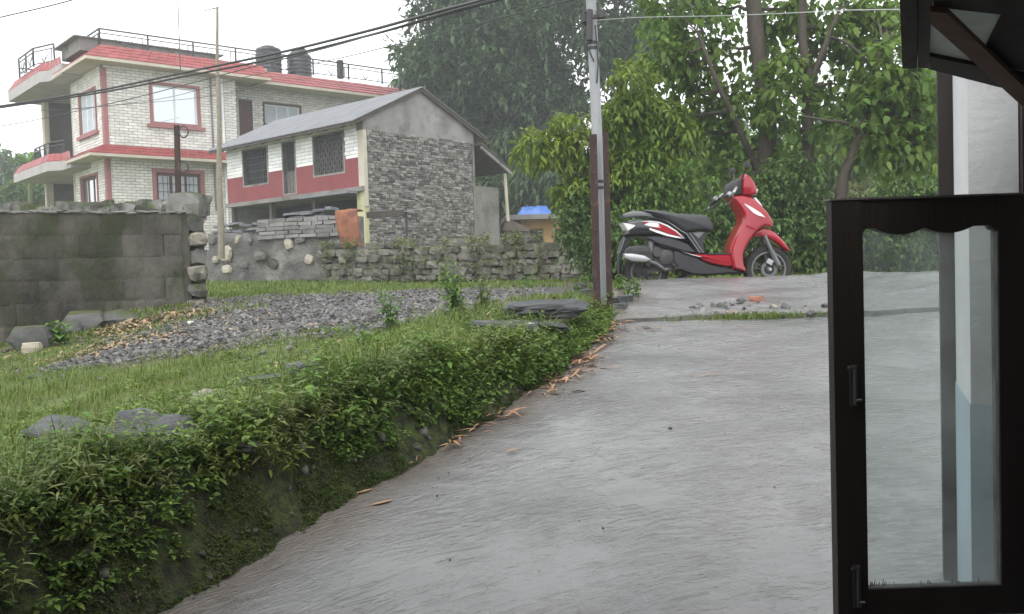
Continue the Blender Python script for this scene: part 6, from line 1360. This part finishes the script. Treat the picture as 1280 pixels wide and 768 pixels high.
def chips(name, label, m, P_, s0, s1, th, kind='stuff', tilt=.35, asp=(.5, .9)):
    n = len(P_); a = RNG.random(n) * 6.3; s = s0 * (s1 / s0) ** (RNG.random(n) ** 1.6); sx_, sy_, sz_ = s, s * RNG.uniform(*asp, n), s * th * RNG.uniform(.6, 1.4, n)
    T = tmpl[None] * (1 + RNG.uniform(-.25, .25, (n, 8, 3))); T = T * np.stack([sx_, sy_, sz_], -1)[:, None]
    t1, t2 = RNG.normal(size=n) * tilt, RNG.normal(size=n) * tilt
    T[:, :, 2] += T[:, :, 0] * t1[:, None] + T[:, :, 1] * t2[:, None]
    ca, sa = np.cos(a)[:, None], np.sin(a)[:, None]; X_ = T[:, :, 0] * ca - T[:, :, 1] * sa; Y_ = T[:, :, 0] * sa + T[:, :, 1] * ca
    V = np.stack([X_, Y_, T[:, :, 2]], -1) + P_[:, None]; F = (fq[None] + np.arange(n)[:, None, None] * 8).reshape(-1, 3)
    return tag(link(name, np_mesh(name, V.reshape(-1, 3), F, m)), label, kind=kind)
M_grav = mat('slate_gravel', (.05, .048, .046), (.15, .146, .14), 9, .5, .4, island=.65)
chips('gravel', 'grey slate gravel spread over the track', M_grav, np.c_[x, y, z + .006], .014, .062, .32)
x = RNG.uniform(-6, 2, 5000); y = RNG.uniform(4, 15, 5000); k = in_view(x, y) & (sdist(x, y) > .6) & wall_side(x, y) & low_side(x, y) & (dpath(x, y) < 1.9) & (nzv(x, y, 1.1, 4) > -.05); x, y = x[k], y[k]
chips('gravel', 'scattered stone chips lying in the grass', M_grav, np.c_[x, y, terr(x, y) + .006], .02, .07, .35)
def husks(name, label, m, P_, L0, L1, W_, curl=.35):
    n = len(P_); d = rdir(n) * (1, 1, .12); Ln = RNG.uniform(L0, L1, n)
    return tag(link(name, leaf_mesh(name, m, P_, d, unit(UP + rdir(n) * .5), Ln, Ln * W_ * RNG.uniform(.6, 1.5, n), curl)), label, kind='stuff')
def pile(px, py, n, rx, ry, h, lo=5, hi=14):
    c = G(px, py, lo, hi); q = RNG.normal(size=(n, 2)) * .5; xx, yy = c[0] + q[:, 0] * rx, c[1] + q[:, 1] * ry; return np.c_[xx, yy, np.maximum(terr(xx, yy), np.where((sdist(xx, yy) < 0.02) & (yy < 8.4), road_z(yy), -9)) + .008 + h * np.exp(-(q ** 2).sum(1) * 2) * RNG.random(n)]
husks('dry_husks', 'heap of dry tan maize husks at the foot of the block wall', V_dry, np.vstack([pile(160, 415, 420, .5, .45, .12), pile(210, 400, 300, .55, .4, .1), pile(132, 438, 220, .4, .3, .04), pile(185, 425, 260, .7, .4, .03), pile(290, 400, 120, .9, .5, .01), pile(90, 450, 90, .5, .3, .02), pile(240, 392, 130, .5, .4, .05)]), .04, .13, .2)
husks('dry_husks', 'dry husks and leaves strewn across gravel and grass', V_dry, np.vstack([pile(330, 412, 60, 1.0, .6, .01), pile(405, 410, 45, .5, .4, .01), pile(270, 435, 45, 1.1, .5, .01), pile(30, 445, 40, .6, .4, .01), pile(440, 385, 50, 1.2, .8, .01), pile(240, 420, 70, 1.0, .5, .02), pile(350, 395, 40, 1.0, .7, .01), pile(500, 435, 24, .5, .3, .02), pile(560, 385, 30, 1.6, .8, .01)]), .03, .1, .25)
fy = RNG.uniform(2.4, 6.8, 170); fs = RNG.uniform(0, .22, 170); fx_ = edge_x(fy) - fs / .9
chips('bank_stones', 'small wet stones bedded in the mossy bank face', M_rubble, np.c_[fx_, fy, terr(fx_, fy)], .012, .05, .7)
bq = bankpts(260); bq[:, 2] += RNG.uniform(.02, .16, len(bq))
husks('dead_leaves', 'dead brown leaves and stalks caught among the bank weeds', V_dry, bq, .02, .09, .25)
# orange husks washed along the road edge
tt = RNG.random(230); yy = 4.2 + 2.75 * tt ** .7; ss = -.015 - np.abs(RNG.normal(size=230)) * .045; clump = nzv(yy * 3, yy * 0, 1.0) > -.12; yy, ss = yy[clump], ss[clump]
xx = edge_x(yy) - ss / .9
husks('wet_husks', 'orange wet husks washed along the edge of the road', V_orange, np.vstack([np.c_[xx, yy, road_z(yy) + .012 + RNG.random(len(yy)) * .012], pile(745, 425, 60, .12, .35, .03, 5, 8), pile(730, 455, 45, .14, .25, .03, 4, 8), pile(778, 412, 22, .3, .07, .0, 5, 8), pile(690, 485, 30, .12, .2, .02, 4, 8)]), .04, .14, .11, .15)
husks('dry_husks', 'dry husks caught among grass in the slab crack', V_dry, np.vstack([pile(905, 392, 30, .25, .06, .02, 5, 9) , pile(975, 385, 16, .2, .05, .02, 5, 9)]), .05, .16, .2)
q_ = [G(px, py, 5, 9) for px, py in ((885, 390), (900, 386), (925, 384), (940, 390), (960, 386), (870, 384), (915, 380), (985, 385), (890, 380), (1015, 392))]
chips('rubble', 'broken concrete bits along the slab crack', M_grav, np.array([(p[0] + RNG.normal() * .1, p[1] + RNG.normal() * .06, float(road_z(p[1])) + .02) for p in q_ for _ in range(6)]), .03, .11, .4)
def strip(name, lab, cat, px, py, L_, W_, az, m, dz=.006, bend=.05, grp=None):
    p = G(px, py, 2, 14); p[2] = max(p[2], float(road_z(p[1])) if sdist(p[0], p[1]) < .02 and p[1] < 8.4 else -9)
    V = []; n = 8
    for i in range(n + 1):
        t = i / n - .5; w = W_ * (1 - (2 * abs(t)) ** 3) * .5 + .001; x = t * L_; y = bend * L_ * (4 * t * t); zz = .012 * math.sin(t * 7) * (L_ > .1)
        V += [(x, y - w, zz + w * .3), (x, y, zz), (x, y + w, zz + w * .3)]
    F_ = []
    for i in range(n): a = i * 3; F_ += [(a, a + 1, a + 4, a + 3), (a + 1, a + 2, a + 5, a + 4)]
    mb = MB(); mb.add(V, F_); o = mb.obj(name, m); o.location = (p[0], p[1], p[2] + dz + .006)
    dy = .01; sl = (float(road_z(p[1] + .05)) - float(road_z(p[1] - .05))) / .1 if sdist(p[0], p[1]) < .02 else .1
    o.rotation_euler = (0, -math.atan(sl * math.sin(az)), az) if True else 0
    so = o.modifiers.new('thickness', 'SOLIDIFY'); so.thickness = .0018; return tag(o, lab, cat, grp)
strip('stick', 'thin reddish stick lying alone on the open road', 'stick', 882, 472, .2, .011, .05, V_orange)
strip('husk', 'long pale husk lying on the large grey rock', 'husk', 166, 545, .17, .04, .5, V_palehusk if 'V_palehusk' in globals() else mat('pale_husk', (.5, .45, .33), (.4, .35, .25), 9, .7), .07)
strip('husk', 'brown husk on the pale brown stone', 'husk', 240, 512, .14, .03, .1, V_orange, .05)
for k, (px, py, L_, az, lab) in enumerate(((748, 440, .34, .9, 'longest orange husk strip leaning at the road edge below the poles'), (738, 452, .3, .7, 'orange husk strip at the road edge under the longest strip'), (722, 446, .24, .15, 'flat orange husk strip against the weeds at the road edge'), (720, 470, .2, .9, 'orange husk strip halfway up the road edge, alone'), (690, 490, .22, 1.2, 'orange husk strip at the road edge where the husks thin out'), (640, 520, .2, .6, 'lowest long orange husk strip at the road edge'), (478, 632, .1, .5, 'small orange husk scrap on the near road edge'), (455, 618, .08, .6, 'pale husk scrap close to the mossy bank foot'), (765, 408, .2, .1, 'orange husk strip lying at the slab corner below the poles'), (640, 567, .06, .4, 'tiny orange husk scrap on the road left of centre'))):
    strip('husk', lab, 'husk', px, py, L_, .018, az, V_orange, .006, .06)
gx_, gy_ = RNG.uniform(-1.5, 3.2, 900), RNG.uniform(2.6, 8.3, 900); k_ = (sdist(gx_, gy_) < -.02) & in_view(gx_, gy_) & ((sdist(gx_, gy_) > -.5) | (RNG.random(900) < .18)); gx_, gy_ = gx_[k_], gy_[k_]
chips('grit', 'fine grit scattered on the wet road', M_grav, np.c_[gx_, gy_, road_z(gy_) + .006], .003, .011, .6)
p = G(945, 377, 5, 9); b = MB(); b.rock((0, 0, 0), (.1, .08, .05), .2, .1, .3); o = b.obj('brick_chip', mat('red_brick_chip', (.36, .16, .1), (.3, .13, .09), 8, .8)); o.location = (p[0], p[1], float(road_z(p[1])) + .035); tag(o, 'red brick chip lying on the upper road slab', 'brick chip')
for k, (px, py, s, lab) in enumerate(((907, 388, .07, 'grey concrete lump at the slab crack, left of the grass'), (866, 385, .06, 'small grey lump left of all the crack rubble'), (762, 425, .05, 'dark pebble on the road edge below the posts'), (838, 537, .025, 'dark pebble on the open road'), (925, 381, .07, 'grey lump of rubble close to the red brick chip'))):
    p = G(px, py, 3, 9); b = MB(); b.rock((0, 0, 0), (s, s * .8, s * .6), .4, .13); o = b.obj('pebble', M_rock); o.location = (p[0], p[1], float(road_z(p[1])) + s * .2); tag(o, lab, 'stone')
p = G(238, 406); b = MB(); b.rock((0, 0, 0), (.06, .045, .03), .5, .13); o = b.obj('stone', mat('white_pebble', (.7, .7, .68), (.6, .6, .58), 8, .6)); o.location = (p[0], p[1], p[2] + .02); tag(o, 'white pebble at the edge of the husk heap', 'stone')

# ================================================================== rain haze
hm = bpy.data.materials.new('rain_haze'); hm.use_nodes = True; hn = hm.node_tree.nodes; hn.remove(hn['Principled BSDF'])
pv_ = hn.new('ShaderNodeVolumePrincipled'); pv_.inputs['Color'].default_value = (.93, .96, 1, 1); pv_.inputs['Density'].default_value = .0023; pv_.inputs['Anisotropy'].default_value = .0
hm.node_tree.links.new(pv_.outputs[0], hn['Material Output'].inputs['Volume'])
mb = MB(); mb.bb((-520, -30, -1.0), (520, 345, 24)); hz_ = mb.obj('haze', hm); tag(hz_, 'thin grey rain haze over the whole place', kind='stuff')
